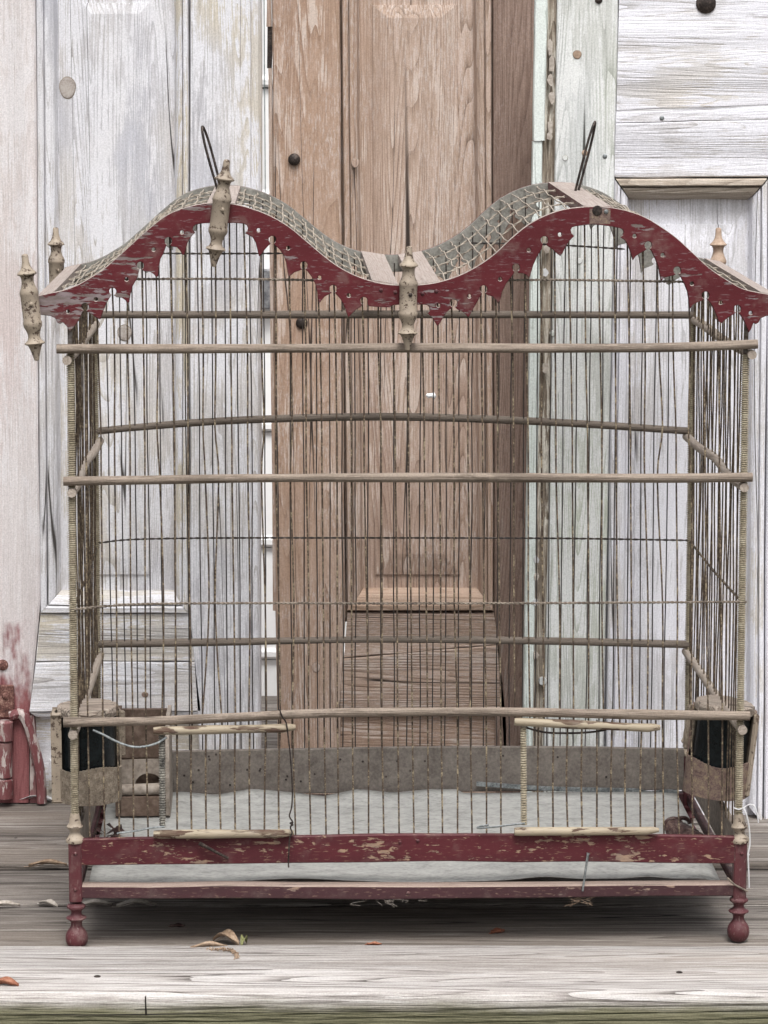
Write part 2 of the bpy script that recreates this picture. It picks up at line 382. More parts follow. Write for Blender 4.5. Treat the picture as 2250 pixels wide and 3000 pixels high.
def strip(name, quad, Yf, prof, mat, parent, along='v', thick=.02, n=24, jit=.0005, org=None, seed=None):
    """board or moulding: quad = TL,TR,BR,BL in photograph pixels on the plane Yf; prof = (t across, proud metres)"""
    if isinstance(quad[0][0], (tuple, list)):   # rows: (left xl, right xr, y) for a board whose edges bend
        lf = [atY(*q[0], Yf) for q in quad]; rt = [atY(*q[1], Yf) for q in quad]
    else:
        TL, TR, BR, BL = [atY(x, y, Yf) for x, y in quad]
        lf, rt = ([TL, BL], [TR, BR]) if along == 'v' else ([TL, TR], [BL, BR])
    acc = [0.0]
    for k in range(1, len(lf)): acc.append(acc[-1] + (lf[k] - lf[k-1]).length)
    def on(pts, t):
        d = t * acc[-1]
        for k in range(1, len(acc)):
            if d <= acc[k] + 1e-9: return pts[k-1].lerp(pts[k], (d - acc[k-1]) / (acc[k] - acc[k-1]))
        return pts[-1]
    seed = random.randrange(1 << 30) if seed is None else seed
    e0, e1 = wob(n, jit, seed), wob(n, jit, seed + 1); rings = []
    for k in range(n):
        t = k / (n - 1)
        A, B = on(lf, t), on(rt, t)
        d = (B - A).normalized(); A = A + d * float(e0[k]); B = B + d * float(e1[k])
        r = [A.lerp(B, q) + Vector((0, -pr, 0)) for q, pr in prof]
        r += [B + Vector((0, thick, 0)), A + Vector((0, thick, 0))]
        rings.append(r)
    mb = MB(); mb.loft(rings)
    return mb.build(name, mat, parent, False, org)
def flatprof(ch=.06, dep=.0025): return [(0, -dep), (ch, 0), (1 - ch, 0), (1, -dep)]
OGEE = [(0, -.008), (.03, .001), (.08, .004), (.30, .005), (.35, .004), (.37, -.004), (.42, -.004), (.44, .0012), (.66, -.001), (.84, -.006), (.9, -.013), (1, -.022)]
def raised(name, outer, inner, field, Yf, dep, mat, parent, org, thick=.010):
    """raised panel: flat border, sloping bevel, field"""
    mb = MB(); rings = []
    for q, d in ((outer, dep[0]), (inner, dep[0]), (inner, dep[1]), (field, dep[2])):
        rings.append([atY(x, y, Yf) + Vector((0, d, 0)) for x, y in q])
    mb.loft([[p + Vector((0, thick, 0)) for p in rings[0]]] + rings)
    return mb.build(name, mat, parent, False, org)
def disc(name, px, py, Y, r, mat, parent, org, h=.002, n=14, dome=True):
    p = atY(px, py, Y); mb = MB()
    prof = [(-.004, r), (h*.4, r), (h, r*.75), (h*1.25, r*.3), (h*1.3, .0002)] if dome else [(-.004, r), (h, r), (h*1.02, .0002)]
    mb.lathe(p, prof, Vector((0, -1, 0)), n)
    return mb.build(name, mat, parent, True, org)

def knot(px, py, Y, r, mat, parent, org, oval=1.25):
    """knot: dark ring with the wood proud inside it"""
    p = atY(px, py, Y); mb = MB()
    for rr, h, mi in ((r*1.10, .0003, 1), (r, .0008, 0)):
        ring = [[p + Vector((k*rr*math.cos(q)*(1 + .05*math.sin(3*q)), -hh, k*rr*oval*math.sin(q))) for q in np.linspace(0, 2*math.pi, 19)[:-1]] for k, hh in ((1, -.003), (1, h), (.9, h*1.3), (.05, h*1.3))]
        mb.loft(ring, mi=mi)
    return mb.build('knot', [mat, 'boxgrey'], parent, False, org)

# ------------------------------------------------------------------ ground below the deck
gnd = bpy.data.meshes.new('ground'); gnd.from_pydata([(-60, -60, -.42), (60, -60, -.42), (60, 60, -.42), (-60, 60, -.42)], [], [(0, 1, 2, 3)])
gnd = link('ground', gnd, mottled('dark_soil', '#2e2a22', '#454033', '#5a5642', 6, .95, 0, .01)); tag(gnd, kind='structure')

# ------------------------------------------------------------------ deck
deck = MB()
for x in (-.9, -.45, 0.05, .5, .95): deck.box((x - .02, 3.19, -.20), (x + .02, 4.70, -.046), .002)
deck = deck.build('deck', 'umberZ'); tag(deck, kind='structure')
edges = [3.142, 3.325, 3.508, 3.681, 3.852, 4.025, 4.20, 4.375, 4.55, 4.72]
for k in range(9):
    y0, y1 = edges[k] + (.001, .001, .017, .015, .010, .006, .003, .003, .003)[k], edges[k+1] - .001
    front = k == 0
    n = 60; xs = np.linspace(-1.25, 1.3, n); rings = []
    ea, eb, ez = wob(n, .0009, 50+k), wob(n, .0009, 70+k), wob(n, .0006, 90+k)
    z0 = .007 if front else [0, 0.0, -.002, .001, -.0015, 0, 0, 0, 0][k]
    for i, x in enumerate(xs):
        a, b, z = y0 + float(ea[i]), y1 + float(eb[i]), z0 + float(ez[i])
        r = .012 if front else .003
        nose = [(a + r*(1-math.cos(q)), z - r*(1-math.sin(q))) for q in (0, .4, .8, 1.2, 1.5708)]
        sec = [(a, z - .042)] + nose + [((a+b)/2, z + .0006), (b - .003, z), (b, z - .003), (b, z - .042)]
        rings.append([Vector((x, yy, zz)) for yy, zz in sec])
    mb = MB(); mb.loft(rings)
    mb.build('plank', 'frontX' if front else 'deckX', deck, True)

for k in (2, 3, 4, 5):                        # dirt in the plank joints, near-black to stand in for shade in the gaps
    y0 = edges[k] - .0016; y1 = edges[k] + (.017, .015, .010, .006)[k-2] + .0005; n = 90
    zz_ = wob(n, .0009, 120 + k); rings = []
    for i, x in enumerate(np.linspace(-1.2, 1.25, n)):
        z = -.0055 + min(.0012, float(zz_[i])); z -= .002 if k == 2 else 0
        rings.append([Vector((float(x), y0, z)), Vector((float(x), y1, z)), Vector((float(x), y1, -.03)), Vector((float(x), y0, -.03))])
    mb = MB(); mb.loft(rings); mb.build('joint_dirt_shade', 'dirt', deck)

for x, y in ((285, 2862), (46, 2458), (1990, 2850)):
    p = atZ(x, y, .007 if y > 2785 else 0); mb = MB(); mb.lathe(p - Vector((0, 0, .001)), [(0, .0042), (.0018, .004), (.0026, .0025), (.0028, .0001)], (0, 0, 1), 12); mb.build('nail', 'iron', deck, True)
a_, b_ = atY(424, 2922, 3.1415), atY(428, 2975, 3.1415); mb = MB()
mb.loft([[Vector((a_.x + dx, 3.1425, b_.z)), Vector((a_.x + dx*.6, 3.1425, a_.z)), Vector((a_.x + dx*.6, 3.1465, a_.z)), Vector((a_.x + dx, 3.1465, b_.z))] for dx in (0, .0022)]); mb.build('end_crack', 'dirt', deck)

# ------------------------------------------------------------------ house wall seen in the gaps
YW = 4.72
wall = empty('house_wall', (-.16, YW, 0)); tag(wall, 'white lap siding of the house showing in the gap between the doors', 'wall', kind='thing')
zl = [atY(790, y, YW).z for y in (2600, 2262, 1928, 1600, 1262, 925, 590, 255, -80, -415)]
for a, b in zip(zl[:-1], zl[1:]):
    mb = MB(); rings = []
    for x in (-1.2, 1.2):
        rings.append([Vector((x, YW + dy, zz)) for dy, zz in ((.02, a), (-.006, a), (-.009, a+.004), (-.009, a+.012), (-.005, a+.017), (-.004, a+.02), (0, b-.003), (.012, b-.0005), (.02, b))])
    mb.loft(rings); mb.build('siding_board', 'siding', wall, False, wall.location)
p0, p1 = atY(755, 790, YW - .03), atY(800, 905, YW - .03)
mb = MB(); mb.box((p0.x, YW - .03, p1.z), (p1.x, YW - .0095, p0.z), .002); mb.build('wall_box', 'greybox', wall, False, wall.location)
p0, p1 = atY(772, -60, YW - .02), atY(779, 720, YW - .02)
mb = MB(); mb.box((p0.x, YW - .02, p1.z), (p1.x, YW - .0095, p0.z), .0005); mb.build('pane_edge', 'glass_edge', wall, False, wall.location)

# ------------------------------------------------------------------ left door
YL = 4.012
lo = Vector((-.33, YL, 0))
door = empty('panel_door', lo)
tag(door, 'whitewashed panel door with pink stains and a red rusty hinge, leftmost of the three', 'door', kind='thing')
STL = [(0, -.003), (.015, 0), (.84, 0), (.86, -.003), (.885, -.002), (.95, -.004), (.985, -.010), (1, -.018)]
def ld(name, quad, prof, mat, **k): return strip(name, quad, k.pop('Y', YL), prof, mat, door, org=lo, **k)
ld('stile', [((-230, -40), (102, -40)), ((-230, 1760), (117, 1760)), ((-230, 2092), (86, 2092)), ((-230, 2352), (84, 2352))], flatprof(.02), 'pinkZ', n=40)
ld('edge_strip', [((87, 2094), (98, 2094)), ((87, 2352), (119, 2352))], flatprof(.05), 'redZ', n=10, Y=YL + .004)
ld('moulding', [(104, -40), (166, -40), (174, 1735), (118, 1795)], OGEE, 'whiteZ')
ld('moulding', [(553, -40), (507, -40), (508, 1735), (552, 1795)], OGEE, 'whiteZ')
ld('stile', [((556, -40), (767, -40)), ((556, 1795), (764, 1795)), ((594, 2352), (762, 2352))], STL, 'whiteZ', n=40)
raised('panel', [(80, -40), (575, -40), (575, 1830), (90, 1830)], [(238, 8), (434, 8), (434, 1690), (238, 1690)],
       [(264, 40), (404, 40), (404, 1640), (264, 1640)], YL, (.022, .0195, .0172), 'whiteZ', door, lo)
ld('moulding', [(116, 1798), (552, 1798), (508, 1737), (174, 1737)], OGEE, 'whiteX', along='h')
ld('rail', [(119, 1800), (550, 1800), (571, 1938), (106, 1938)], flatprof(.02, .0012), 'whiteX', along='h')
ld('rail', [(105, 1940), (571, 1940), (588, 2086), (86, 2086)], flatprof(.02, .0012), 'whiteX', along='h')
ld('moulding', [(88, 2089), (588, 2089), (560, 2112), (122, 2112)], [(0, -.001), (.5, -.003), (.8, -.010), (1, -.012)], 'whiteX', along='h')
raised('panel', [(60, 2070), (625, 2070), (625, 2352), (60, 2352)], [(140, 2230), (560, 2230), (560, 2320), (140, 2320)],
       [(160, 2245), (540, 2245), (540, 2310), (160, 2310)], YL, (.016, .012, .006), 'whiteX', door, lo)
knot(198, 257, YL + .022, .0105, 'knotgrey', door, lo, 1.35)
knot(425, 2035, YL, .0045, 'umberZ', door, lo, .8)
knot(365, 975, YL + .0172, .009, 'knotgrey', door, lo, 1.2)
hg = MB(); a, b = atY(-30, 2005, YL), atY(43, 2100, YL); hg.box((a.x, YL - .006, b.z), (b.x, YL - .0005, a.z), .0015)
hg = hg.build('hinge', 'rust', door, False, lo)
mb = MB()
for y0, y1 in ((2112, 2170), (2173, 2278), (2281, 2340)):
    a, b = atY(14, y0, YL - .012), atY(14, y1, YL - .012); rr = .0105 if y0 == 2173 else .012
    mb.lathe(b, [(0, rr*.8), (.0015, rr), ((a-b).length - .0015, rr), ((a-b).length, rr*.8)], a - b, 14)
mb.build('hinge_barrel', 'redZ', hg, True, lo)
mb = MB(); mb.tube([atY(x, y, YL - .005) for x, y in cr([(30, 2098), (62, 2092), (84, 2130), (104, 2200), (118, 2270), (122, 2352)], 5)], .0075, 8); mb.build('strap', 'redZ', door, True, lo)
disc('screw', 16, 2040, YL - .006, .005, 'rust', hg, lo, .002)
disc('screw', 8, 1948, YL, .008, 'rust', door, lo, .003)

# ------------------------------------------------------------------ brown door
YB = 4.06
lo = Vector((.02, YB, 0))
door = empty('panel_door', lo)
tag(door, 'bare brown wooden panel door standing in the middle behind the cage', 'door', kind='thing')
ld = lambda name, quad, prof, mat, **k: strip(name, quad, k.pop('Y', YB), prof, mat, door, org=lo, **k)
ld('stile', [((795, -40), (994, -40)), ((808, 1790), (1012, 1790)), ((815, 2330), (990, 2330))], flatprof(.02), 'brownZ', n=40)
ld('edge_strip', [(784, -40), (795, -40), (794, 78), (783, 78)], [(0, -.002), (1, 0)], 'brownZ', n=6)
ld('edge_strip', [(786, 200), (795.5, 200), (808, 1790), (800, 1790)], [(0, -.003), (1, -.0005)], 'brownZ', n=20)
ld('mortise_shade', [(782, 78), (796, 78), (796, 200), (782, 200)], [(0, -.004), (1, -.004)], 'iron', n=4)  # dark inset standing in for the shade inside the door-edge mortise
ld('moulding', [(1000, -40), (1052, -40), (1064, 1728), (1018, 1788)], OGEE, 'brownZ')
ld('moulding', [(1440, -40), (1386, -40), (1400, 1728), (1446, 1788)], OGEE, 'brownZ')
ld('stile', [((1443, -40), (1570, -40)), ((1449, 1790), (1553, 1790)), ((1482, 2330), (1545, 2330))], flatprof(.03), 'umberZ', n=40)
raised('panel', [(970, -40), (1470, -40), (1480, 1830), (975, 1830)], [(1092, 14), (1340, 14), (1350, 1690), (1100, 1690)],
       [(1135, 52), (1290, 52), (1300, 1628), (1145, 1628)], YB, (.022, .0195, .0150), 'brownZ', door, lo)
p0 = atY(1130, 12, YB)
ld('moulding', [(1016, 1790), (1448, 1790), (1400, 1730), (1064, 1730)], OGEE, 'orangeX', along='h')
ld('rail', [(1018, 1797), (1447, 1797), (1461, 1888), (1008, 1929)], flatprof(.02, .0012), 'brownX', along='h')
ld('rail', [(1007, 1931), (1461, 1890), (1481, 2096), (991, 2096)], flatprof(.02, .0012), 'brownX', along='h')
ld('panel', [(970, 2060), (1470, 2060), (1470, 2330), (970, 2330)], flatprof(.02), 'brownX', along='h', Y=YB + .008)
ld('edge_strip', [(1449, 2100), (1484, 2100), (1486, 2330), (1452, 2330)], flatprof(.05), 'umberZ', n=6)
mb = MB(); p = atY(862, 467, YB)
mb.lathe(p, [(-.003, .006), (.001, .0085), (.004, .0085), (.0065, .006), (.0075, .0002)], (0, -1, 0), 16); mb.build('nail', 'iron', door, True, lo)
disc('nail', 884, 946, YB, .0085, 'iron', door, lo, .004)
knot(1041, 478, YB - .004, .005, 'brownZ', door, lo)
knot(926, 1955, YB, .0055, 'brownZ', door, lo)
mb = MB(); mb.tube([atY(x, y, YB - .004) for x, y in ((1249, 1156), (1256, 1160), (1264, 1158), (1272, 1160), (1277, 1158))], [.002, .0035, .003, .0052, .002], 8); mb.build('paint_blob', 'white', door, True, lo)

# ------------------------------------------------------------------ right door
YR = 3.935
lo = Vector((.34, YR, 0))
door = empty('panel_door', lo)
tag(door, 'bright white panel door with green tinged stile, rightmost of the three', 'door', kind='thing')
ld = lambda name, quad, prof, mat, **k: strip(name, quad, k.pop('Y', YR), prof, mat, door, org=lo, **k)
ld('edge_strip', [(1568, -40), (1604, -40), (1596, 412), (1561, 412)], flatprof(.08), 'mintZ', Y=YR - .003)
ld('edge_strip', [(1560, 414), (1591, 414), (1557, 2390), (1526, 2390)], flatprof(.08), 'mintZ', Y=YR - .001)
ld('split', [(1596, -40), (1640, -40), (1600, 2390), (1552, 2390)], [(0, -.002), (.25, -.006), (.5, -.003), (.8, -.005), (1, -.001)], 'splitZ', Y=YR + .004, jit=.0012)
ld('stile', [(1634, -40), (1812, -40), (1764, 2390), (1590, 2390)], flatprof(.02), 'greenZ', n=50)
ld('rail', [(1815, -40), (2420, -40), (2420, 300), (1806, 326)], flatprof(.01, .0012), 'rightX', along='h')
ld('rail', [(1806, 328.5), (2420, 302.5), (2420, 346), (1804, 359)], flatprof(.04, .0012), 'rightX', along='h')
ld('rail', [(1804, 360.5), (2420, 347.5), (2420, 518), (1800, 520)], flatprof(.02, .0012), 'rightX', along='h')
ld('moulding', [(1803, 523), (2248, 521), (2195, 587), (1849, 587)], OGEE, 'tanX', along='h')
ld('moulding', [(1800, 526), (1847, 588), (1830, 2360), (1772, 2410)], OGEE, 'rightZ')
ld('moulding', [(2250, 526), (2197, 588), (2190, 2360), (2234, 2410)], OGEE, 'rightZ')
ld('stile', [(2252, 524), (2420, 524), (2420, 2415), (2238, 2415)], flatprof(.02), 'rightZ')
raised('panel', [(1765, 500), (2290, 500), (2280, 2410), (1735, 2410)], [(1868, 660), (2160, 660), (2150, 2300), (1856, 2300)],
       [(1900, 742), (2125, 742), (2110, 2250), (1888, 2250)], YR, (.022, .0195, .0150), 'rightZ', door, lo)
rg = random.Random(3)
for (x, y, hh) in ((1612, 140, 34), (1616, 190, 30), (1613, 235, 26), (1617, 285, 22), (1612, 370, 26), (1609, 400, 16), (1597, 1078, 20), (1572, 1640, 14), (1571, 1690, 16), (1569, 1765, 14), (1570, 1920, 16), (1598, 800, 14), (1601, 730, 18)):
    pts = [atY(x + rg.uniform(5, 11)*math.cos(q), y + hh*rg.uniform(.6, 1)*math.sin(q), YR - .002) for q in np.linspace(0, 2*math.pi, 9)[:-1]]
    mb = MB(); mb.loft([[q + Vector((0, .004, 0)) for q in pts], pts]); mb.build('paint_flake', 'string' if hh < 15 else 'beige' if hh > 60 else 'leafpale', door, False, lo)
knot(1691, 160, YR, .0055, 'beigetan', door, lo, 1.0)
knot(1656, 463, YR, .0035, 'greenZ', door, lo, 1.0)
disc('nail', 1772, 458, YR, .0032, 'steel', door, lo, .001)
disc('nail', 1713, 448, YR, .0042, 'beigetan', door, lo, .001)
disc('nail', 1754, 0, YR, .005, 'iron', door, lo, .002)
disc('nail', 1939, 346, YR, .0032, 'steel', door, lo, .001)
knot(1697, 764, YR, .004, 'greenZ', door, lo, 1.0)
knot(1619, 976, YR, .004, 'greenZ', door, lo, 1.0)
knot(1590, 1995, YR, .006, 'greenZ', door, lo, 1.0)
disc('nail', 2068, 10, YR, .0135, 'iron', door, lo, .004)

# ================================================================== THE BIRDCAGE
cage = empty('birdcage', ORG, PHI)
tag(cage, 'large old double-arched birdcage of wood and wire with chipped red scalloped fascia', 'birdcage')
VF = -.012                                    # front face of the fascia
TOP = [(104, 870), (141, 861), (174, 854.6), (206, 845), (239, 830), (271, 811), (304, 789.5), (336, 762), (369, 732.6), (401, 703), (434, 674), (482, 636), (530, 613),
       (593, 598), (640, 596), (690, 600), (748, 616), (796, 636), (845, 665), (893, 704), (941, 745), (989, 781), (1038, 807), (1086, 824), (1134, 834), (1195, 837),
       (1255, 833), (1303, 823), (1351, 806), (1399, 781), (1450, 745), (1498, 700), (1546, 661), (1595, 634), (1643, 617), (1691, 609), (1745, 606), (1795, 610), (1845, 621),
       (1890, 638), (1932, 663), (1980, 697), (2029, 742), (2077, 786), (2125, 819), (2173, 846), (2221, 858), (2250, 863), (2286, 870)]
TOPS = cr(TOP, 4)
TX, TY = np.array([p[0] for p in TOPS]), np.array([p[1] for p in TOPS])
def topy(x): return float(np.interp(x, TX, TY))
def keyhole(cx, cy, r=12.5, a0=-62, a1=242):
    return [(cx + r*math.cos(R(q)), cy - r*math.sin(R(q))) for q in np.linspace(a0, a1, 13)]
K = keyhole
BOT = [(2286, 922), (2245, 924), (2228, 931), (2221, 944), (2214, 948), (2206, 944), (2200, 962), (2194, 971), (2188, 955), (2180, 937), (2171, 923), *K(2160, 905), (2146, 921), (2131, 930), (2114, 945),
       (2108, 942), (2104, 934), (2098, 917), (2089, 897), (2078, 881), *K(2067, 865), (2056, 880), (2040, 886), (2029, 891), (2022, 902), (2020, 882), (2016, 855), (2006, 830), (1995, 809), *K(1984, 792), (1972, 806), (1958, 809), (1946, 812), (1938, 821),
       (1934, 800), (1930, 781), (1921, 757), (1910, 735), *K(1899, 718), (1887, 734), (1872, 742), (1861, 750), (1855, 759), (1850, 743), (1843, 722), (1833, 704), (1819, 694), (1826, 689), (1829, 680), (1825, 671), (1816, 667), (1790, 662), (1760, 658), (1735, 656),
       (1705, 659), (1684, 662), (1675, 665), (1670, 673), (1673, 683), (1681, 691), (1667, 705), (1656, 722), (1647, 741), (1641, 748), (1632, 741), (1619, 729), (1604, 719), *K(1595, 703), (1585, 730), (1572, 752), (1561, 776), (1554, 800), (1550, 812),
       (1542, 804), (1531, 799), (1520, 799), *K(1512, 784), (1503, 802), (1494, 814), (1482, 830), (1471, 852), (1465, 876), (1459, 886), (1454, 878), (1444, 868), (1428, 863), *K(1417, 847), (1408, 864), (1398, 882), (1386, 903), (1377, 920), (1372, 928),
       (1366, 921), (1355, 912), (1340, 905), *K(1329, 888), (1320, 903), (1308, 913), (1295, 933), (1287, 947), (1281, 953), (1268, 931), (1254, 917), (1260, 909), (1260, 900), (1253, 893), (1244, 891), (1222, 891), (1170, 891), (1149, 893), (1141, 899), (1107, 898), (1082, 896), (1078, 890), *keyhole(1066, 881, 12.5, -20, 242), (1054, 899), (1040, 908), (1028, 920), (1021, 928),
       (1016, 914), (1009, 894), (999, 876), (986, 861), *K(976, 846), (965, 860), (950, 868), (941, 879), (935, 887), (931, 857), (925, 832), (914, 810), (901, 793), *K(890, 777), (878, 791), (863, 796), (853, 804), (846, 809),
       (844, 798), (840, 770), (832, 746), (820, 730), (807, 718), *K(798, 702), (787, 717), (775, 730), (766, 742), (760, 749), (756, 735), (751, 712), (741, 694), (720, 683), (726, 676), (728, 668), (724, 659), (715, 654), (690, 652),
       (615, 652), (596, 653), (575, 656), (566, 662), (563, 671), (569, 682), (558, 694), (548, 711), (543, 730), (539, 745), (535, 745), (530, 735), (519, 723), (504, 721), *K(493, 706), (485, 721), (478, 741), (468, 760), (464, 784), (462, 809), (457, 809),
       (452, 803), (441, 795), (422, 793), *K(411, 778), (405, 794), (401, 814), (387, 838), (380, 865), (377, 885), (372, 885), (369, 879), (358, 871), (341, 869), *K(330, 854), (321, 870), (309, 890), (301, 912), (293, 934),
       (284, 930), (272, 921), (260, 914), *K(249, 899), (240, 915), (230, 938), (216, 957), (204, 969), (198, 956), (184, 943), (176, 948), (169, 944), (163, 931), (147, 924), (108, 920)]
HOLES = [(198.6, 913), (281, 877), (371, 818), (450, 731), (533, 680.5), (757.5, 674), (844, 726.6), (936, 813), (1022, 865.5), (1284, 894.5), (1375, 868), (1465, 817.5), (1549, 732),
         (1640, 686.5), (1859, 691), (1941, 746.7), (2027, 831), (2111, 886.6), (2199, 916.5)]
def uw(px, py, v=VF):
    p = L(px, py, v); return p.x, p.z
ULP, URP = uw(640, 600)[0], uw(1745, 606)[0]
def lift(u, v):                                # the roof sits a little twisted: its back right is higher
    return .008 * min(1, max(0, (u - ULP) / (URP - ULP))) * max(0, v) / DEP
def fascia(name, mats, v0, thick, back):
    cu = bpy.data.curves.new(name, 'CURVE'); cu.dimensions = '2D'; cu.fill_mode = 'BOTH'
    cu.extrude = thick / 2; cu.bevel_depth = .0006; cu.bevel_resolution = 0
    outl = [uw(x, y) for x, y in TOPS] + [uw(x, y) for x, y in BOT]
    loops = [outl] + [[(uw(x, y)[0] + .0028*math.cos(q), uw(x, y)[1] + .0028*math.sin(q)) for q in np.linspace(0, 2*math.pi, 15)[:-1]] for x, y in HOLES]
    for lp in loops:
        sp = cu.splines.new('POLY'); sp.points.add(len(lp) - 1); sp.use_cyclic_u = True
        for k, (a, b) in enumerate(lp): sp.points[k].co = (a, b, 0, 1)
    tmp = bpy.data.objects.new('tmp', cu); C.objects.link(tmp)
    me = bpy.data.meshes.new_from_object(tmp.evaluated_get(bpy.context.evaluated_depsgraph_get()))
    bpy.data.objects.remove(tmp); bpy.data.curves.remove(cu)
    me.name = name; me.materials.clear()
    for v in me.vertices:
        a, b, c = v.co
        vv = v0 + thick/2 + (-c)
        v.co = (a, vv, b + (lift(a, DEP) if back else 0))
    me.update()
    o = link(name, me, mats, cage)
    if not back:
        for p in me.polygons: p.material_index = 1 if p.normal.z > .35 and abs(p.normal.y) < .8 else 0
    if back:
        for p in me.polygons: p.material_index = 1 if p.normal.y > -.5 and p.center.y > v0 + thick*.3 else 0
    return o
fascia('fascia', ['fascia', 'slat'], VF, .006, False)
fascia('fascia', ['under', 'fascia'], DEP + .008, .006, True)

# --- corner posts, collars, legs
ZAX = Vector((0, 0, 1))
posts = {}
RAILW = {}
def coil(mb, a, b, r, pitch, n=10, depth=.22):
    d = b - a; ln = d.length; k = int(ln / pitch); prof = []
    for i in range(k):
        h = i * pitch
        prof += [(h + pitch*.08, r*(1-depth)), (h + pitch*.35, r), (h + pitch*.7, r)]
    mb.lathe(a, prof, d, n)
FT = {}
for side, (xt, xb, xf) in (('l', (207, 219, 220)), ('r', (2184, 2164, 2168))):
    for v in (0.0, DEP):
        t, b = L(xt, 1060, 0), L(xb, 2392, 0); t.y = b.y = v
        mb = MB(); mb.tube([b - ZAX*.005, t + ZAX*.07], .0028, 8); post = mb.build('corner_post', 'core', cage, True)
        mb = MB(); coil(mb, b, t + ZAX*.012, .0048, .0026, 10, .42); mb.build('coil', 'coil', post, True)
        pf = L(xf, 2462, 0); pf.y = v
        prof = [(-.002, .0105), (.0008, .0113), (.003, .0105), (.006, .0075), (.010, .0058), (.013, .0066), (.0155, .0092), (.0175, .0098), (.019, .0085), (.022, .0070), (.028, .0062), (.033, .0050)]
        mb = MB(); mb.lathe(pf, prof, b + ZAX*.004 - pf, 18); mb.build('collar', 'beige', post, True)
        top = pf.z - .001; bot = L(xf, 2640, 0).z; hw = .0077
        mb = MB(); mb.box((pf.x - hw, v - hw, bot), (pf.x + hw, v + hw, top), .0015)
        leg = mb.build('leg', 'legred', cage)
        px = lambda y: L(xf, y, 0).z
        foot = [(2782 - 2782, 5), (1.5, 14), (6, 22), (14, 29), (24, 33), (36, 34), (48, 32), (58, 27), (66, 21), (74, 17), (86, 17), (93, 22), (97, 30), (100, 31), (103, 28), (107, 19), (115, 15.5), (123, 17), (129, 24), (133, 28), (138, 28), (142, 24), (146, 18)]
        mb = MB(); mb.lathe(Vector((pf.x, v, .0003)), [(h*PX*.97, r*PX) for h, r in foot], ZAX, 22); mb.build('foot', 'legred', leg, True)
        for yy in (2495, 2600):
            q = L(xf + 2, yy, 0); q.y = v - hw
            mb = MB(); mb.lathe(q, [(0, .0024), (.001, .0022), (.0018, .0012), (.002, .0001)], (0, -1, 0), 10); mb.build('nail', 'legred', leg, True)
        FT[side, v] = pf
        posts[side, v] = (t, b)
UL, UR = posts['l', 0.0], posts['r', 0.0]
def postu(side, wv):
    t, b = posts[side, 0.0]; k = (wv - b.z) / (t.z - b.z); return b.x + (t.x - b.x) * k

# --- horizontal rods
def rod(name, pts, r, mat, per=6, taper=True, seed=0, parent=cage):
    pts = cr(pts, per); n = len(pts); e = wob(n, .00025, seed); mb = MB()
    rr = [r + float(e[k]) for k in range(n)]
    mb.tube(pts, rr, 12); return mb.build(name, mat, parent, True)
vr = -.0085
rod('rail', [L(x, y, vr) for x, y in ((166, 1022), (450, 1022), (760, 1021), (1200, 1019), (1600, 1020), (1950, 1018), (2219, 1008))], .0054, 'rod', seed=1)
rod('rail', [L(x, y, vr) for x, y in ((186, 1410), (450, 1406), (760, 1401), (1200, 1399), (1600, 1400), (1950, 1401), (2204, 1398))], .0054, 'rod', seed=2)
rod('rail', [L(x, y, vr) for x, y in ((186, 2116), (450, 2112), (700, 2101), (900, 2091), (1150, 2086), (1500, 2086), (1750, 2091), (2000, 2095), (2196, 2097))], .0056, 'rod', seed=3)
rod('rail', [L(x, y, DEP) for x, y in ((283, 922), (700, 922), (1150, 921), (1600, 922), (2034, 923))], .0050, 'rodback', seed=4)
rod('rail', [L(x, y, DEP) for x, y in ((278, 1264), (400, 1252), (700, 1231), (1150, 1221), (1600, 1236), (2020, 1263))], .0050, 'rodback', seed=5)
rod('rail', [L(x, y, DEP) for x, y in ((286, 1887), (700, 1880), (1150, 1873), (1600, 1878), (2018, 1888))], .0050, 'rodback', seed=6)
for k, (xl, yl, xr, yr) in enumerate(((198, 1054, 2200, 1037), (212, 1441, 2177, 1425), (215, 2148, 2172, 2134))):
    for (x, y) in ((xl, yl), (xr, yr)):
        p = L(x, y, 0); q = p.copy(); q.y = DEP + .012; p.y = -.010
        m = p.lerp(q, .5); m.z += (-.004, .003, -.005)[k]
        q.x += (.004 if x < 1000 else -.004)
        rod('side_rail', [p, p.lerp(q, .25) + Vector((0, 0, -.002)), m, p.lerp(q, .75), q], .0056, 'rodside', seed=9 + k)

# --- twisted cross wires
def twisted(name, pts, mat, r=.0009, pitch=.011, per=10, ends=0.0, parent=cage, n=5):
    base = [Vector(p) for p in cr(pts, per)]
    ln = [0.0]
    for k in range(1, len(base)): ln.append(ln[-1] + (base[k] - base[k-1]).length)
    tot = ln[-1]; m = max(8, int(tot / (pitch / 6))); mb = MB()
    xs = np.interp(np.linspace(0, tot, m), ln, [p.x for p in base]); ys = np.interp(np.linspace(0, tot, m), ln, [p.y for p in base]); zs = np.interp(np.linspace(0, tot, m), ln, [p.z for p in base])
    P = [Vector((float(a), float(b), float(c))) for a, b, c in zip(xs, ys, zs)]
    d = (P[-1] - P[0]).normalized(); e1 = d.cross(ZAX).normalized() if abs(d.z) < .9 else Vector((0, 1, 0)); e2 = d.cross(e1)
    for ph in (0, math.pi):
        S = []
        for k, p in enumerate(P):
            s_ = tot * k / (m - 1); q = 2*math.pi*s_/pitch + ph; rr = r * .95
            if ends and min(s_, tot - s_) < ends: rr *= 1.7
            S.append(p + e1*(rr*math.cos(q)) + e2*(rr*math.sin(q)))
        mb.tube(S, r, n)
    return mb.build(name, mat, parent, True)
twisted('tie_wire', [L(x, y, -.003) for x, y in ((206, 1787), (300, 1777), (450, 1769), (800, 1767), (1150, 1768), (1600, 1767), (2187, 1763))], 'wiretwist')
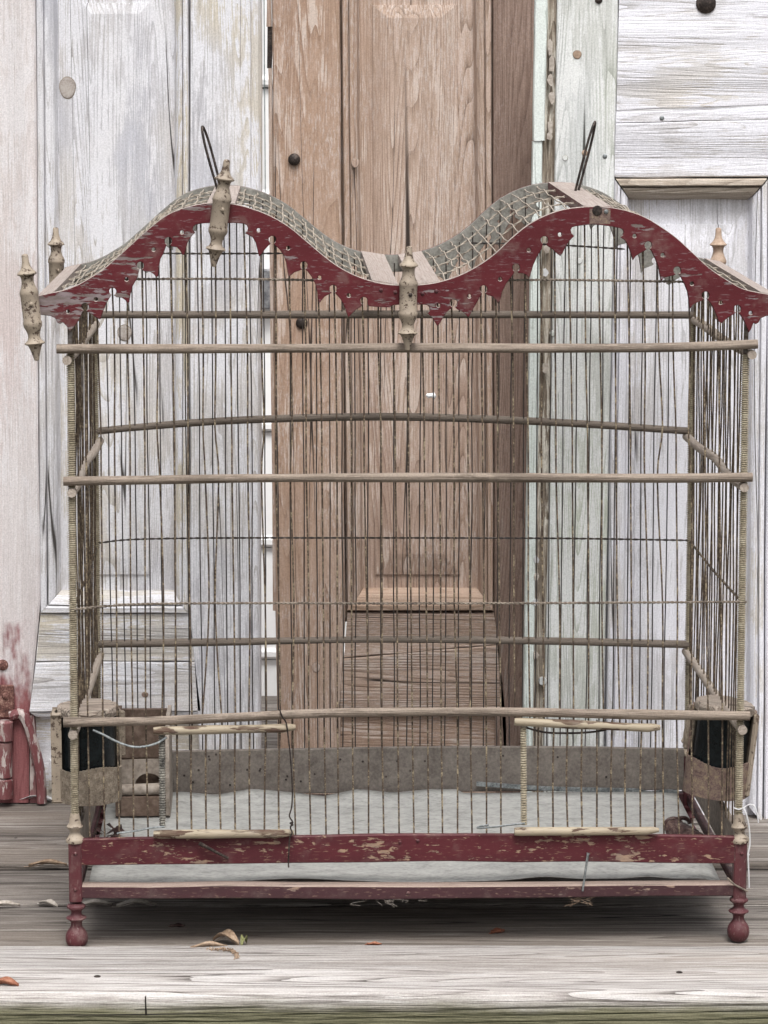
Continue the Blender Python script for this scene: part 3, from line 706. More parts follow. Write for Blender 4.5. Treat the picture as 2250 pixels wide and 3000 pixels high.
twisted('tie_wire', [L(x, y, -.003) for x, y in ((345, 819), (520, 817), (760, 818), (960, 822))], 'wiretwist')
twisted('tie_wire', [L(x, y, -.003) for x, y in ((1440, 822), (1620, 820), (1850, 823), (2040, 826))], 'wiretwist')
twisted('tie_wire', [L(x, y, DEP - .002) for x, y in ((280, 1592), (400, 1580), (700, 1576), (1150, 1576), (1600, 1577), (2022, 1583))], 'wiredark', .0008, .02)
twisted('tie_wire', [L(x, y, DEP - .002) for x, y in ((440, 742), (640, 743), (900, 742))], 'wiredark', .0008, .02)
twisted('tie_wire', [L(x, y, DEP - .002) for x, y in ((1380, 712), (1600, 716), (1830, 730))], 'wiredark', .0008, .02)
for side, yy in (('l', 1787), ('r', 1763)):
    p = L(206 if side == 'l' else 2187, yy, 0); uu = postu(side, p.z)
    twisted('tie_wire', [(uu, 0, p.z), (uu, DEP*.5, p.z - .003), (uu, DEP, p.z - .001)], 'wireside', .0009, .016)

# --- upright wires
def wire(name, pts, r, mat, per=4, n=6, parent=cage):
    mb = MB(); mb.tube(cr(pts, per), r, n); return mb.build(name, mat, parent, True)
rg = random.Random(11)
NW = 44
GATES = ((452, 862), (1514, 1928))
bent = {8: (0, 2, 8, 10, -12), 9: (-2, -6, 4, -14, 6), 12: (0, 4, -4, 2, 6), 5: (0, -3, 4, 8, 4), 39: (0, 6, -10, 2, 0), 41: (2, -4, 3, 5, -4), 14: (0, 2, -4, 4, -6)}
for i in range(NW):
    xt = 247 + 43.2 * i; dj = [rg.uniform(-3.2, 3.2) for _ in range(6)]; bb = bent.get(i, (0, 0, 0, 0, 0))
    lv = [(xt - 5 + dj[0] + rg.uniform(-5, 3), topy(xt - 5) + 26), (xt + dj[1] + bb[0], 1022), (xt + 2 + dj[2] + bb[1], 1250), (xt + 3 + dj[2] + bb[2], 1405), (xt + 7 + dj[3] + bb[3], 1768), (xt + 10 + dj[4] + bb[4], 2098)]
    if lv[0][1] > 930: lv[0] = (lv[0][0], 930)
    xb = 263 + 43.1 * i + dj[5]
    if not any(a < xb < b for a, b in GATES): lv.append((xb, 2452))
    else: lv.append((lv[-1][0], 2114))
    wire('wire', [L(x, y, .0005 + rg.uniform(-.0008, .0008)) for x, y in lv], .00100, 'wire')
for i in range(NW):
    p = L(247 + 43.2 * i, 1022, 0); u = p.x
    up = L(247 + 43.2*i, topy(247 + 43.2*i) + 22, 0).z; lw = L(1200, 2462, 0).z
    pts = []
    for z in np.linspace(up + lift(u, DEP), lw, 7):
        pts.append(Vector((u + rg.uniform(-.0010, .0010) + (.003 if i > 38 else 0)*(up - z), DEP - .003, float(z))))
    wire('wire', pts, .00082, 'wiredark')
NS = 23
for side in 'lr':
    lw = L(1200, 2462, 0).z; xx = 207 if side == 'l' else 2184
    up = L(xx, topy(xx) + 20, 0).z
    for i in range(NS):
        v = .014 + (DEP - .028) * i / (NS - 1) + rg.uniform(-.003, .003); pts = []
        j = [rg.uniform(-.0016, .0016) for _ in range(6)]
        for k, z in enumerate(np.linspace(up, lw, 6)):
            uu = postu(side, float(z)); pts.append(Vector((uu + j[k], v + j[k-1]*1.2, float(z))))
        wire('wire', pts, .00095, 'wireside')

# --- base boards, lower rails, tray
zA1, zA0 = L(1195, 2449, 0).z, L(1195, 2527, 0).z
zR1, zR0 = L(1195, 2597, 0).z, L(1195, 2632, 0).z
def longboard(name, pts, th, hgt, mat, seed, along='u', jit=.0005, parent=cage):
    """pts: (u, v, z bottom, z top) along the board; thickness th behind v"""
    rings = []; n = len(pts); e0, e1 = wob(n, jit, seed), wob(n, jit, seed+1); c = .0012
    for k, (u, v, a, b) in enumerate(pts):
        a += float(e0[k]); b += float(e1[k])
        sec = [(0, a + c), (0, b - c), (c, b), (th - c, b), (th, b - c), (th, a + c), (th - c, a), (c, a)]
        rings.append([Vector((u, v + d, z)) if along == 'u' else Vector((u + d, v, z)) for d, z in sec])
    mb = MB(); mb.loft(rings); return mb.build(name, mat, parent)
def pxboard(rows, v): # rows of (x, ytop, ybottom)
    o = []
    for x in np.linspace(rows[0][0], rows[-1][0], 40):
        yt = np.interp(x, [r[0] for r in rows], [r[1] for r in rows]); yb = np.interp(x, [r[0] for r in rows], [r[2] for r in rows])
        a, b = L(float(x), float(yb), v), L(float(x), float(yt), v); o.append((b.x, v, a.z, b.z))
    return o
apron = longboard('apron_board', pxboard([(238, 2458, 2538), (700, 2451, 2530), (1200, 2445, 2526), (1700, 2446, 2526), (2152, 2450, 2532)], -.006), .007, 0, 'apron', 30)
rl = longboard('lower_rail', pxboard([(238, 2596, 2633), (700, 2596, 2633), (1200, 2597, 2635), (1700, 2594, 2630), (2152, 2590, 2626)], -.006), .019, 0, ['plum', 'railtop'], 33)
for p in rl.data.polygons: p.material_index = 1 if p.normal.z > .6 else 0
u0, u1 = FT['l', 0.0].x + .008, FT['r', 0.0].x - .008
longboard('apron_board', [(u, DEP - .010, zR1 + .004, zA1 + .004*math.sin(math.pi*t)) for t, u in zip(np.linspace(0, 1, 30), np.linspace(u0, u1, 30))], .007, 0, 'board', 36)
longboard('lower_rail', [(u, DEP - .010, zR0, zR1) for u in np.linspace(u0, u1, 12)], .012, 0, 'plum', 38)
for uu in (FT['l', 0.0].x - .004, FT['r', 0.0].x - .003):
    longboard('side_board', [(uu, v, zR1 + .012, zA1 - .0015) for v in np.linspace(.0085, DEP - .0085, 20)], .007, 0, 'sideboard', 40, along='v')
    longboard('lower_rail', [(uu, v, zR0, zR1 - .003) for v in np.linspace(.0085, DEP - .0085, 10)], .008, 0, 'plum', 41, along='v')
# worm holes in the back board
hb = MB()
for x, y in ((614, 2225), (612, 2216), (633, 2210), (582, 2256), (540, 2272), (565, 2292), (612, 2295), (674, 2300), (724, 2255), (761, 2258), (842, 2274), (860, 2237), (838, 2284), (881, 2289), (763, 2253), (922, 2268), (997, 2225), (1063, 2231), (1131, 2275), (1164, 2230), (1202, 2258), (1293, 2243), (1245, 2230), (1474, 2214), (1634, 2218), (1776, 2276)):
    hb.lathe(L(x, y, DEP - .0101), [(0, .0016), (.0004, .0014), (.0005, .0001)], (0, -1, 0), 8)
hb = hb.build('worm_holes', 'iron', cage); hb['kind'] = 'stuff'
# tray sheet with a buckled front edge
nu, nv = 70, 24; V = []; Fc = []
rgn = np.random.default_rng(5); bx = wob(nu, .0016, 77); bf = [.005*math.exp(-((i/(nu-1) - .33)/.08)**2) + .0035*math.exp(-((i/(nu-1) - .72)/.04)**2) + .003*math.exp(-((i/(nu-1) - .88)/.03)**2) for i in range(nu)]; be = wob(nu, .003, 79)
for j in range(nv):
    t = j / (nv - 1)
    for i in range(nu):
        s_ = i / (nu - 1); u = u0 + .006 + (u1 - u0 - .016) * s_; v = .0145 + (DEP - .0345) * t
        z = zR1 + .003 + .0008*math.sin(s_*9 + t*4) + float(bx[i])*.3
        z += (float(bf[i]) * 1.0) * math.exp(-t*16) + (.006 + float(be[i])*1.2) * max(0, t - .86)/.14 * (1 if s_ < .62 else .4)
        if s_ > .96: z -= ((s_ - .96)/.04)**2 * .010 * math.exp(-t*2)
        V.append((u, v, z))
for j in range(nv - 1):
    for i in range(nu - 1):
        a = j*nu + i; Fc.append((a, a+1, a+nu+1, a+nu))
me = bpy.data.meshes.new('tray'); me.from_pydata(V, [], Fc); me.polygons.foreach_set('use_smooth', [True]*len(Fc)); me.update()
tr = link('tray', me, 'zinc', cage); sm = tr.modifiers.new('thick', 'SOLIDIFY'); sm.thickness = .0012
mb = MB(); pts = [L(x, y, DEP - .016) for x, y in cr([(1396, 2290), (1480, 2296), (1600, 2304), (1750, 2308), (1860, 2310), (1905, 2318), (1950, 2312), (1985, 2316)], 5)]
mb.loft([[p, p + Vector((0, .0012, 0)), p + Vector((0, .0012, -.006)), p + Vector((0, 0, -.006))] for p in pts]); mb.build('tray_lip', 'steel', cage, True)

# --- sliding gates
for gi, (x0, x1, yt0, yt1, yb, xs) in enumerate(((450, 866, 2141, 2133, 2441, 474), (1507, 1934, 2114, 2134, 2433, 1533))):
    vg = -.0105
    def stick(xa, xb, ya, yb_, seed, r=.0054):
        pts = [L(xa + (xb-xa)*t, ya + (yb_-ya)*t, vg) for t in np.linspace(0, 1, 24)]
        e = wob(24, .0003, seed); rr = [r*(.86 if k == 0 else 1) + float(e[k]) for k in range(24)]
        rr[-1] *= .55; rr[-2] *= .85
        for k in (0, 1): pts[-1-k].z += .001
        mb = MB(); mb.tube(pts, rr, 12); return mb
    gate = stick(x0, x1, yt0, yt1, 60 + gi).build('gate_stick', 'stick', cage, True)
    stick(x0, x1 - 4, yb + 3, yb + 1, 65 + gi).build('lower_stick', 'stick', gate, True)
    a, b = L(xs + 2, yb - 16, vg + .004), L(xs, yt0 + 8, vg + .004)
    mb = MB(); coil(mb, a, b, .0040, .0030, 10, .45); mb.build('spring', 'spring' if gi == 0 else 'coil', gate, True)
    xw = xs + 44
    while xw < x1 - 12:
        j = rg.uniform(-3, 3)
        wire('wire', [L(xw + 2 + j, yt0 - 4, vg + .002), L(xw + rg.uniform(-2, 2) + j*.5, 2290, vg + .003), L(xw + 1, yb, vg + .002)], .00112, 'wire', parent=gate)
        xw += 42.6

# --- pins, hooks and loose wires
def lw(name, pts, r, mat, v=-.012, per=6, parent=cage): return wire(name, [L(x, y, v) if len((x, y)) == 2 else None for x, y in pts], r, mat, per, 7, parent)
mb = MB(); mb.tube([L(585, 2471, -.0165), L(600, 2479, -.014), L(640, 2500, -.012), L(668, 2514, -.0085)], [.0025, .0020, .0017, .0015], 8); mb.build('pin', 'iron', cage, True)
mb = MB(); mb.tube([L(1724, 2499, -.010), L(1722, 2505, -.0105), L(1714, 2560, -.010), L(1707, 2610, -.009)], [.0024, .0015, .0014, .0012], 8); mb.build('pin', 'steel', cage, True)
lw('latch_wire', [(819, 2078), (826, 2098), (838, 2117), (843, 2150), (850, 2210), (856, 2300), (855, 2360), (848, 2390), (857, 2408), (853, 2420)], .0009, 'iron', -.016)
lw('latch_wire', [(853, 2420), (858, 2416), (850, 2412), (858, 2409), (851, 2424), (856, 2440), (849, 2455), (846, 2500), (845, 2536), (847, 2540)], .0009, 'iron', -.018)
lw('bow_wire', [(272, 2139), (300, 2151), (345, 2174), (390, 2188), (430, 2186), (465, 2175), (488, 2160)], .0014, 'steel')
lw('bow_wire', [(1540, 2131), (1570, 2140), (1610, 2147), (1680, 2148), (1740, 2144), (1776, 2138)], .0013, 'iron', -.006)
lw('hook_wire', [(343, 2442), (352, 2440), (400, 2434), (440, 2426), (482, 2422)], .0012, 'steel')
lw('hook_wire', [(1432, 2417), (1410, 2420), (1399, 2424), (1405, 2426), (1450, 2422), (1500, 2416), (1538, 2412)], .0012, 'steel')
lw('lashing', [(2131, 2572), (2150, 2590), (2170, 2601), (2191, 2612)], .0012, 'wiretwist', -.010)
for x, y in ((1116, 850), (1158, 856), (1238, 860), (1278, 853)):
    mb = MB(); mb.lathe(L(x, y, VF - .0002), [(0, .0026), (.0010, .0022), (.0016, .0010), (.0017, .0001)], (0, -1, 0), 10); mb.build('nail', 'legred', cage, True)
for x, y in ((1172, 2467), (1224, 2463), (1196, 2616)):
    mb = MB(); mb.lathe(L(x, y, -.0062), [(0, .0022), (.0008, .002), (.0014, .001), (.0015, .0001)], (0, -1, 0), 10); mb.build('nail', 'legred', cage, True)
# bare patch where a finial has come off
a, b = L(1727, 612, VF - .0006), L(1788, 656, VF - .0006)
mb = MB(); mb.box((a.x, VF - .0007, b.z), (b.x, VF + .0004, a.z), .0002); pt = mb.build('bare_patch', 'tinrust', cage)
mb = MB(); mb.lathe(L(1750, 617, VF - .0007), [(0, .0060), (.001, .0055), (.0014, .002), (.0015, .0001)], (0, -1, 0), 12); mb.build('nail_hole', 'iron', pt, True)
mb = MB(); mb.lathe(L(1776, 620, VF - .0007), [(0, .0026), (.0012, .0022), (.0018, .0001)], (0, -1, 0), 10); mb.build('nail', 'steel', pt, True)

# --- roof slats
def slat(xa, xb, ya=None, yb=None, th=.010, side='slat'):
    pa, pb = L(xa, (topy(xa) if ya is None else ya) - 2, VF), L(xb, (topy(xb) if yb is None else yb) - 2, VF)
    rings = []
    for k, v in enumerate(np.linspace(VF + .0062, DEP + .0078, 6)):
        v = float(v); la, lb = lift(pa.x, v), lift(pb.x, v)
        rings.append([Vector((pa.x, v, pa.z + la - th)), Vector((pa.x, v, pa.z + la)), Vector((pb.x, v, pb.z + lb)), Vector((pb.x, v, pb.z + lb - th))])
    mb = MB(); mb.loft(rings)
    o = mb.build('roof_slat', ['slat', 'slatred'], cage)
    for p in o.data.polygons: p.material_index = 0 if p.normal.z > .5 else (1 if side == 'red' else 0)
    return o
slat(108, 158, 869, 857); slat(605, 688, 598, 599); slat(1090, 1167, 823, 836); slat(1213, 1290, 837, 827); slat(1712, 1795, 606, 608, .013, 'red'); slat(2232, 2282, 859, 869)
# --- roof netting
runs = [(158, 605), (688, 1090), (1290, 1712), (1795, 2232)]
fr = (.24, .50, .77)
for xa, xb in runs:
    for f_ in fr:
        v = f_ * DEP; pts = []
        for x in np.linspace(xa, xb, 14):
            p = L(float(x), topy(float(x)) + 5, VF); pts.append(Vector((p.x, v + .004*math.sin(x*.03 + f_*9), p.z + lift(p.x, v) - .001)))
        twisted('roof_wire', pts, 'wireroof', .00072, .020, 4, .013)
xs_ = []; acc = 0; px_ = 170.0
for xa, xb in runs:
    x = xa + 16.0; last = None
    while x < xb - 8:
        xs_.append(x)
        sl = (topy(x + 3) - topy(x - 3)) / 6
        x += 43 / math.sqrt(1 + sl*sl)
for x in xs_:
    p = L(x, topy(x) + 4, VF); pts = []
    j = rg.uniform(-.003, .003)
    for k, v in enumerate((VF + .008, .02, .05, .24*DEP, .36*DEP, .50*DEP, .62*DEP, .77*DEP, .86*DEP, .94*DEP, DEP + .006)):
        pts.append(Vector((p.x + j*math.sin(v*7) + rg.uniform(-.0013, .0013), v, p.z + lift(p.x, v) + (.0015 if k in (3, 5, 7) else -.0008) - .0004)))
    wire('roof_wire', pts, .00088, 'wireroof', 3, 5)
# --- finials
FIN = [(0, 4), (2, 8), (6, 9.5), (22, 10.5), (34, 13), (44, 18), (51, 25), (55, 28.5), (58, 28), (61, 21), (66, 18.5), (78, 17.5), (90, 20), (102, 25), (110, 27.5), (116, 27.5), (119.5, 25.8), (190, 25.8), (193, 27), (198, 28), (206, 27), (216, 22), (226, 18), (236, 17.5), (244, 20), (250, 27), (253, 29.5), (256, 28), (259, 21), (270, 16), (284, 12), (296, 8.5), (302, 7.5), (304, 3)]
def finial(xt, yt, xb, yb, v, mat='beige', upto=None, drop=False):
    a, b = L(xt, yt, v), L(xb, yb, v); d = b - a; ln = d.length; prof = FIN; tot = 304
    if upto: prof = [q for q in FIN if q[0] <= upto]; tot = prof[-1][0]
    k = ln / tot; kk = PX if not upto else ln / tot
    rgf = random.Random(xt); mb = MB()
    mb.lathe(a, [(h*k, r*kk*(1 + rgf.uniform(-.03, .03))) for h, r in prof], d, 22)
    o = mb.build('finial', mat, cage, True)
    if not upto:
        q = a + d*(.46) + Vector((.002, -25.8*PX - .0003, 0))
        mb = MB(); mb.lathe(q, [(0, .0024), (.001, .0021), (.0016, .0009), (.0017, .0001)], (0, -1, 0), 10); mb.build('nail', 'iron' if xt > 1000 else mat, o, True)
    return o
vf = VF - .0102
finial(72, 744, 108, 1057, vf); finial(665, 467, 625, 782, vf); finial(1198, 721, 1194, 1026, vf)
finial(2318, 744, 2290, 1050, vf)
def backfin(px, y0, y1, mat):
    a, b = L(px, y0, DEP + .012), L(px, y1, DEP + .012)
    finial(px, y0, px + (6 if px < 1000 else -3), y0 + 269, DEP + .0245, mat)
backfin(163, 666, 776, 'beige'); backfin(2105, 667, 775, 'beigetan')
# --- hanging loops
def loop(base, tip, v, wd):
    (x0, y0), (x1, y1) = base, tip; a, b = L(x0, y0, v), L(x1, y1, v); n = Vector((wd, .012, 0)); pts = []
    d = b - a
    pts = [a - n*.5 - ZAX*.004, a - n*.5, a + d*.35 - n*.62, a + d*.7 - n*.6, a + d*.92 - n*.35, b, a + d*.93 + n*.35, a + d*.7 + n*.6, a + d*.35 + n*.62, a + n*.5, a + n*.5 - ZAX*.004]
    wire('hanging_loop', pts, .0016, 'iron', 6, 8)
loop((640, 545), (593, 371), .24, .0045); loop((1690, 560), (1743, 357), .28, .0050)

# ================================================================== loose things
def L2W(p): return Vector((ORG.x + p.x*CPH - p.y*SPH, ORG.y + p.x*SPH + p.y*CPH, p.z))
def thing(name, base, label, cat, group=None, rz=PHI):
    o = empty(name, L2W(base), rz); return tag(o, label, cat, group)

def feeder(cx, cy0, cy1, v, label, tin, mirror, tilt):
    """tin drum with a cut-out window, dark glass inside, a ragged wooden lid and one wooden cheek"""
    base = L(cx, cy1, v); t = L(cx, cy0, v); H = t.z - base.z; Rr = 97 * PX * 1.03
    root = thing('seed_feeder', base, label, 'feeder'); root.rotation_euler = (0, tilt, PHI)
    n = 48; zs = [0, .002, H*.40, H*.42, H*.97, H]
    mb = MB()
    def pt(a, r, z): return Vector((r*math.cos(a), -r*math.sin(a), z))
    # window: the front from near one cheek to the far side, above the band
    w0, w1 = (R(40), R(150)) if not mirror else (R(30), R(140))
    for i in range(n):
        a0, a1 = 2*math.pi*i/n, 2*math.pi*(i+1)/n; am = (a0+a1)/2
        win = (w0 - R(42) < am < w1 + R(8)) if not mirror else (w0 - R(8) < am < w1 + R(42))
        top = H*.40 + .003*math.sin(am*3 + cx) if win else H
        o0, o1, i0, i1 = Rr*(1 + .01*math.sin(a0*5)), Rr*(1 + .01*math.sin(a1*5)), Rr*.955, Rr*.955
        q = [pt(a0, o0, 0), pt(a1, o1, 0), pt(a1, o1*1.01, top), pt(a0, o0*1.01, top), pt(a0, i0, 0), pt(a1, i1, 0), pt(a1, i1, top), pt(a0, i0, top)]
        mb.add(q, [(0, 1, 2, 3), (5, 4, 7, 6), (3, 2, 6, 7), (1, 5, 6, 2), (4, 0, 3, 7)])
    mb.build('drum', tin, root, True)
    mb = MB(); mb.lathe((0, 0, .001), [(0, .0001), (.0002, Rr*.95), (.003, Rr*.95), (.0032, .0001)], ZAX, 28); mb.build('drum_floor', 'boxbrown', root)
    mb = MB(); mb.lathe((0, .002, .003), [(0, Rr*.86), (H - .008, Rr*.86)], ZAX, 28); mb.build('glass', 'darkglass', root, True)
    rgl = random.Random(int(cx)); mb = MB(); rings = []
    for z, k in ((H - .004, .97), (H + .002, 1.0), (H + .006, .98), (H + .0075, .9)):
        rings.append([pt(2*math.pi*i/26, Rr*.93*k*(1 + rgl.uniform(-.035, .035)), z + rgl.uniform(-.001, .001)) for i in range(26)])
    mb.loft(rings); mb.build('lid', 'lid', root)
    sx = -1 if not mirror else 1
    mb = MB(); mb.box((sx*Rr*.86, -Rr*.55, H*.02), (sx*Rr*1.035, Rr*.2, H*1.0), .003); mb.build('cheek', 'beige', root)
    a = pt(R(10) if not mirror else R(170), Rr*.98, 0)
    mb = MB(); mb.box((a.x - .006, a.y + .012, H*.46), (a.x + .006, a.y + .020, H*.98), .002); mb.build('stay', 'tin', root)
    return root
feeder(262, 2082, 2338, .105, 'speckled tin seed feeder with dark glass and ragged lid, beside the wooden nest box', 'tin', False, 0)
feeder(2092, 2072, 2322, .135, 'rust stained tin seed feeder with dark glass, above the dark leathery pod', 'tinrust', True, R(6))

# wooden nest box standing in the tray
vb = .315; p0, p1 = L(352, 2388, vb), L(486, 2388, vb); zf = zR1 + .004
bx0, bx1 = p0.x, p1.x; HB = L(400, 2120, vb).z
root = thing('nest_box', Vector((bx0, vb, zf)), 'small brown wooden nest box with arched slot standing in the grey tray', 'nest box')
def bb(name, a, b, mat, ch=.001):
    mb = MB(); mb.box((a[0] - bx0, a[1] - vb, a[2] - zf), (b[0] - bx0, b[1] - vb, b[2] - zf), ch); return mb.build(name, mat, root)
zz = lambda y: L(400, y, vb).z
bb('back_board', (bx0 - .004, vb + .085, zf), (bx1 + .002, vb + .091, HB), 'boxbrown')
bb('front_board', (bx0, vb, zf + .001), (bx1, vb + .006, zz(2334)), 'boxbrown')
mb = MB(); mb.tube([Vector((0, .006, zz(2318) - zf)), Vector((bx1 - bx0, .006, zz(2314) - zf))], .0075, 14); mb.build('perch_bar', 'boxgrey', root, True)
cu = bpy.data.curves.new('ledge', 'CURVE'); cu.dimensions = '2D'; cu.fill_mode = 'BOTH'; cu.extrude = .002
a0, a1, z0_, z1_ = 0, bx1 - bx0, zz(2312) - zf, zz(2238) - zf; mx = .62*(a1 - a0)
arc = [(mx + .018*math.cos(q), z0_ + .016*math.sin(q)) for q in np.linspace(0, math.pi, 14)]
lp = [(a0, z0_), (a0, z1_), (a1, z1_ + .001), (a1, z0_)] + arc
sp = cu.splines.new('POLY'); sp.points.add(len(lp) - 1); sp.use_cyclic_u = True
for k, (a, b) in enumerate(lp): sp.points[k].co = (a, b, 0, 1)
tmp = bpy.data.objects.new('tmp', cu); C.objects.link(tmp)
me = bpy.data.meshes.new_from_object(tmp.evaluated_get(bpy.context.evaluated_depsgraph_get())); bpy.data.objects.remove(tmp); me.materials.clear()
for v in me.vertices: v.co = (v.co.x, .022 - v.co.z, v.co.y)
link('ledge', me, 'boxgrey', root)
cu = None
mb = MB(); prof = [(vb - .006, zf + .004), (vb + .004, zf - .001), (vb + .09, zf), (vb + .09, HB + .004), (vb + .01, HB + .004), (vb - .004, HB - .03), (vb - .010, HB - .07)]
mb.loft([[Vector((bx1 - bx0 + d, y - vb, z - zf)) for y, z in prof] for d in (.0005, .0055)]); mb.build('side_board', 'boxgrey', root)
mb = MB(); mb.loft([[Vector((d, y - vb, z - zf)) for y, z in prof] for d in (-.0055, -.0005)]); mb.build('side_board', 'boxbrown', root)
bb('upper_board', (bx0, vb + .03, zz(2238)), (bx1, vb + .034, HB), 'boxbrown')

# dark leathery pod in the tray
rgp = random.Random(4); b0 = L(2000, 2395, .16); b0.z = zR1 + .004
root = thing('dried_pod', b0, 'dark wrinkled leathery pod with open mouth lying in the tray', 'dried pod')
pts = [Vector((q)) for q in cr([(.028, -.062, .010), (.022, -.045, .014), (.010, -.02, .017), (-.004, .004, .019), (-.012, .022, .022)], 5)]
rad = list(np.interp(np.linspace(0, 1, len(pts)), [0, .08, .35, .7, 1], [.002, .010, .0165, .0175, .016]))
rings = []
for k, p in enumerate(pts):
    d = (pts[min(k+1, len(pts)-1)] - pts[max(k-1, 0)]).normalized(); x = d.cross(ZAX).normalized(); y = d.cross(x)
    rings.append([p + x*(rad[k]*(1 + rgp.uniform(-.10, .10))*math.cos(q)) + y*(rad[k]*.85*(1 + rgp.uniform(-.12, .12))*math.sin(q)) for q in np.linspace(0, 2*math.pi, 19)[:-1]])
c_ = sum(rings[-1], Vector())/18
rings.append([c_ + (q - c_)*.8 + Vector((.001, -.002, -.001)) for q in rings[-1]])
rings.append([c_ + (q - c_)*.45 + Vector((.004, -.018, -.002)) for q in rings[-2]])
mb = MB(); mb.loft(rings); mb.build('skin', 'scrap', root, True); root.scale = (.8, .8, .8)
mb = MB()
for k in range(2): mb.tube([c_ + Vector((.013*math.cos(q) + .014*k, .004*k + .002*math.sin(q*2), .010*math.sin(q) + .004)) for q in np.linspace(0, 5.6, 16)], .0035, 7)
mb.build('mouth_rim', 'scrap', root, True)

# white string round the right post
root_p = L(2164, 2372, -.010)
def sl(pts): return [L(x, y, v) - root_p for x, y, v in pts]
st = empty('string', L2W(root_p), PHI)
tag(st, 'white string tied round the post above the right front leg', 'string')
mb = MB(); mb.tube(cr(sl([(2150, 2367, -.006), (2164, 2371, -.0085), (2180, 2366, -.006), (2195, 2357, -.006), (2210, 2362, -.008), (2218, 2385, -.010), (2222, 2410, -.010)]), 6), .0008, 6); mb.build('loop', 'string', st, True)
mb = MB(); mb.tube(cr(sl([(2178, 2367, -.009), (2186, 2385, -.011), (2194, 2420, -.011), (2197, 2470, -.011), (2192, 2500, -.011), (2195, 2505, -.011)]), 6), .0010, 6); mb.build('tail', 'string', st, True)
mb = MB(); mb.tube(cr(sl([(2191, 2500, -.011), (2193, 2540, -.0105), (2195, 2600, -.010)]), 6), .0009, 6); mb.build('tail', 'string', st, True)

# leaves and litter
def leaf(name, px, py, ln, wd, rot, curl, mat, label, cat='leaf', group=None, z=0.0, lift_=0.0, loc=None):
    base = atZ(px, py, z) if loc is None else loc
    n, m = 12, 5; V, Fc = [], []
    for i in range(n):
        t = i/(n-1); hw = wd*.5*math.sin(math.pi*min(.985, t*.94 + .03))**.75
        for j in range(m):
            s_ = (j/(m-1) - .5)*2
            V.append((ln*(t - .5), s_*hw, .0012 + lift_*math.sin(math.pi*t) + curl*abs(s_)**2*wd + .0008*math.sin(9*t + 3*s_)))
    for i in range(n-1):
        for j in range(m-1): a = i*m + j; Fc.append((a, a+1, a+m+1, a+m))
    me = bpy.data.meshes.new(name); me.from_pydata(V, [], Fc); me.polygons.foreach_set('use_smooth', [True]*len(Fc)); me.update()
    o = link(name, me, mat); o.location = base; o.rotation_euler = (0, 0, rot)
    md = o.modifiers.new('thick', 'SOLIDIFY'); md.thickness = .0004
    mb = MB(); mb.tube([Vector((-ln*.62, 0, .0015)), Vector((-ln*.45, 0, .0013)), Vector((0, 0, .0016 + lift_)), Vector((ln*.45, 0, .0013))], [.0006, .0006, .0005, .0002], 5)
    mb.build('midrib', mat, o, True)
    return tag(o, label, cat, group)
leaf('dry_leaf', 662, 2768, .036, .017, R(150), .3, 'leafbrown', 'large curled tan leaf at the plank seam below the cage', lift_=.010)
leaf('dry_leaf', 612, 2782, .044, .007, R(8), .5, 'leafbrown', 'narrow curled tan leaf lying under the larger tan leaf', z=.004, lift_=.004)
leaf('green_leaf', 715, 2775, .022, .007, R(75), .6, 'leafgreen', 'small green leaf arched on its edge beside the tan leaves', lift_=.009)
leaf('dry_leaf', 718, 2820, .014, .005, R(5), .3, 'leafred', 'little dark red leaf on the front plank below the green leaf', z=.004)
leaf('dry_leaf', 762, 2800, .013, .004, R(-8), .3, 'scrap', 'tiny dark brown leaf flake on the front plank', z=.004)
leaf('dry_leaf', 14, 2893, .034, .014, R(-15), .35, 'leafred', 'rusty orange leaf at the left edge of the front plank', z=.004, lift_=.004)
leaf('dry_leaf', 142, 2657, .030, .010, R(-35), .4, 'leafpale', 'pale bleached leaf in the seam left of the front foot', lift_=.003, z=-.003)
leaf('dry_leaf', 275, 2658, .045, .013, R(12), .3, 'leafpale', 'pale bleached leaf in the seam right of the left front foot', lift_=.003, z=-.002)
leaf('dry_leaf', 400, 2658, .050, .016, R(6), .2, 'leafpale', 'faint pale leaf in the shade under the cage', lift_=.005)
leaf('dry_leaf', 140, 2541, .050, .010, R(4), .4, 'leafbrown', 'long tan leaf lying in the plank seam beside the left leg', lift_=.004)
leaf('paper_scrap', 105, 2352, .055, .016, R(3), .2, 'string', 'white paper scrap on the deck below the red hinge', 'paper', lift_=.008)
leaf('dry_leaf', 12, 2661, .040, .012, R(10), .3, 'leafpale', 'pale leaf on the seam at the left edge of the deck', lift_=.003)
leaf('dry_leaf', 1096, 2770, .018, .007, R(0), .3, 'leafred', 'small brown leaf near the plank edge under the middle of the cage')
leaf('dry_leaf', 1458, 2735, .018, .012, R(20), .3, 'leafred', 'round reddish leaf in the shade under the right half')
leaf('dry_leaf', 520, 2717, .018, .008, R(0), .3, 'scrap', 'small black leaf in the shade under the left half')
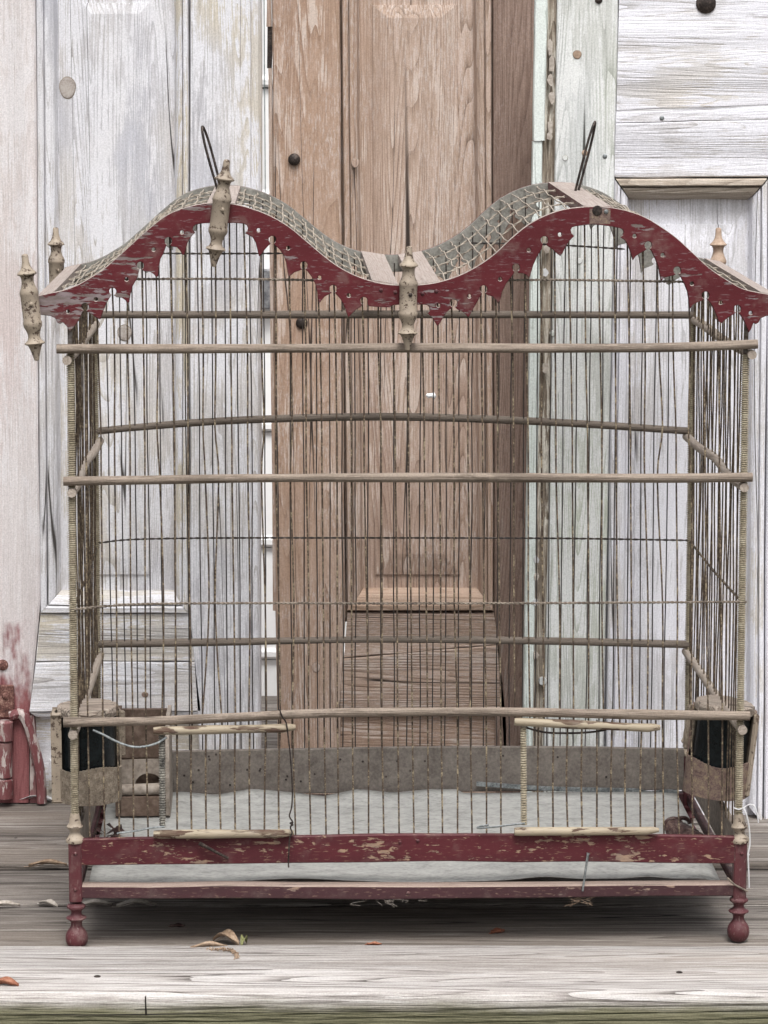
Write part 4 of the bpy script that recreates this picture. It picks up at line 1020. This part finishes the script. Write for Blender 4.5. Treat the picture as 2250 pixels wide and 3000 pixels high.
# catkin
cp = atZ(662, 2795, .006); rgc = random.Random(8); mb = MB()
path = cr([(-.022, .012, 0), (-.008, .006, .002), (.006, .001, .002), (.012, -.012, .001), (.014, -.026, 0)], 6)
for k, p in enumerate(path):
    for j in range(5):
        q = Vector(p) + Vector((rgc.uniform(-.0028, .0028), rgc.uniform(-.0028, .0028), rgc.uniform(0, .003)))
        mb.lathe(q, [(0, .0001), (.0006, .0011), (.0016, .0009), (.0021, .0001)], (rgc.uniform(-1, 1), rgc.uniform(-1, 1), 1), 5)
ck = mb.build('catkin', 'leafbrown'); ck.location = cp; tag(ck, 'crumbly tan catkin drooping over the front plank edge', 'catkin')
# crumpled litter heap in the tray corner
lp_ = L(312, 2440, .16); lp_.z = zR1 + .004; rgc = random.Random(21); mb = MB()
for k in range(26):
    q = Vector((rgc.gauss(0, .010), rgc.gauss(.03, .035), rgc.uniform(0, .012))); a = [rgc.uniform(-.012, .012) for _ in range(9)]
    v1, v2 = Vector(a[:3]), Vector(a[3:6]); v1.z *= .5; v2.z *= .5
    mb.add([q, q + v1, q + v1 + v2 + Vector((0, 0, .003)), q + v2], [(0, 1, 2, 3)])
lt = mb.build('leaf_litter', 'scrap'); lt.location = L2W(lp_); lt.rotation_euler = (0, 0, PHI); lt['kind'] = 'stuff'; tag(lt, 'dark crumpled leaf litter in the tray corner beside the nest box', 'litter')
# straw and cobweb hanging under the lower rail
for nm, cx, lab in (('straw_wisp', 1140, 'grey cobweb wisp hanging under the middle of the lower rail'), ('straw_wisp', 1700, 'brown straw wisp hanging under the lower rail below the steel pin')):
    rgc = random.Random(cx); b = L(cx, 2632, -.004); mb = MB()
    for k in range(9):
        x = rgc.gauss(0, .014); p = [Vector((x, 0, .001))]
        for j in range(4): p.append(p[-1] + Vector((rgc.uniform(-.012, .012), rgc.uniform(-.002, .002), -rgc.uniform(.0005, .004))))
        mb.tube(cr(p, 3), .00013, 4)
    o = mb.build(nm, 'leafpale' if cx < 1500 else 'leafbrown', None, True); o.location = L2W(b); o.rotation_euler = (0, 0, PHI); tag(o, lab, 'wisp')
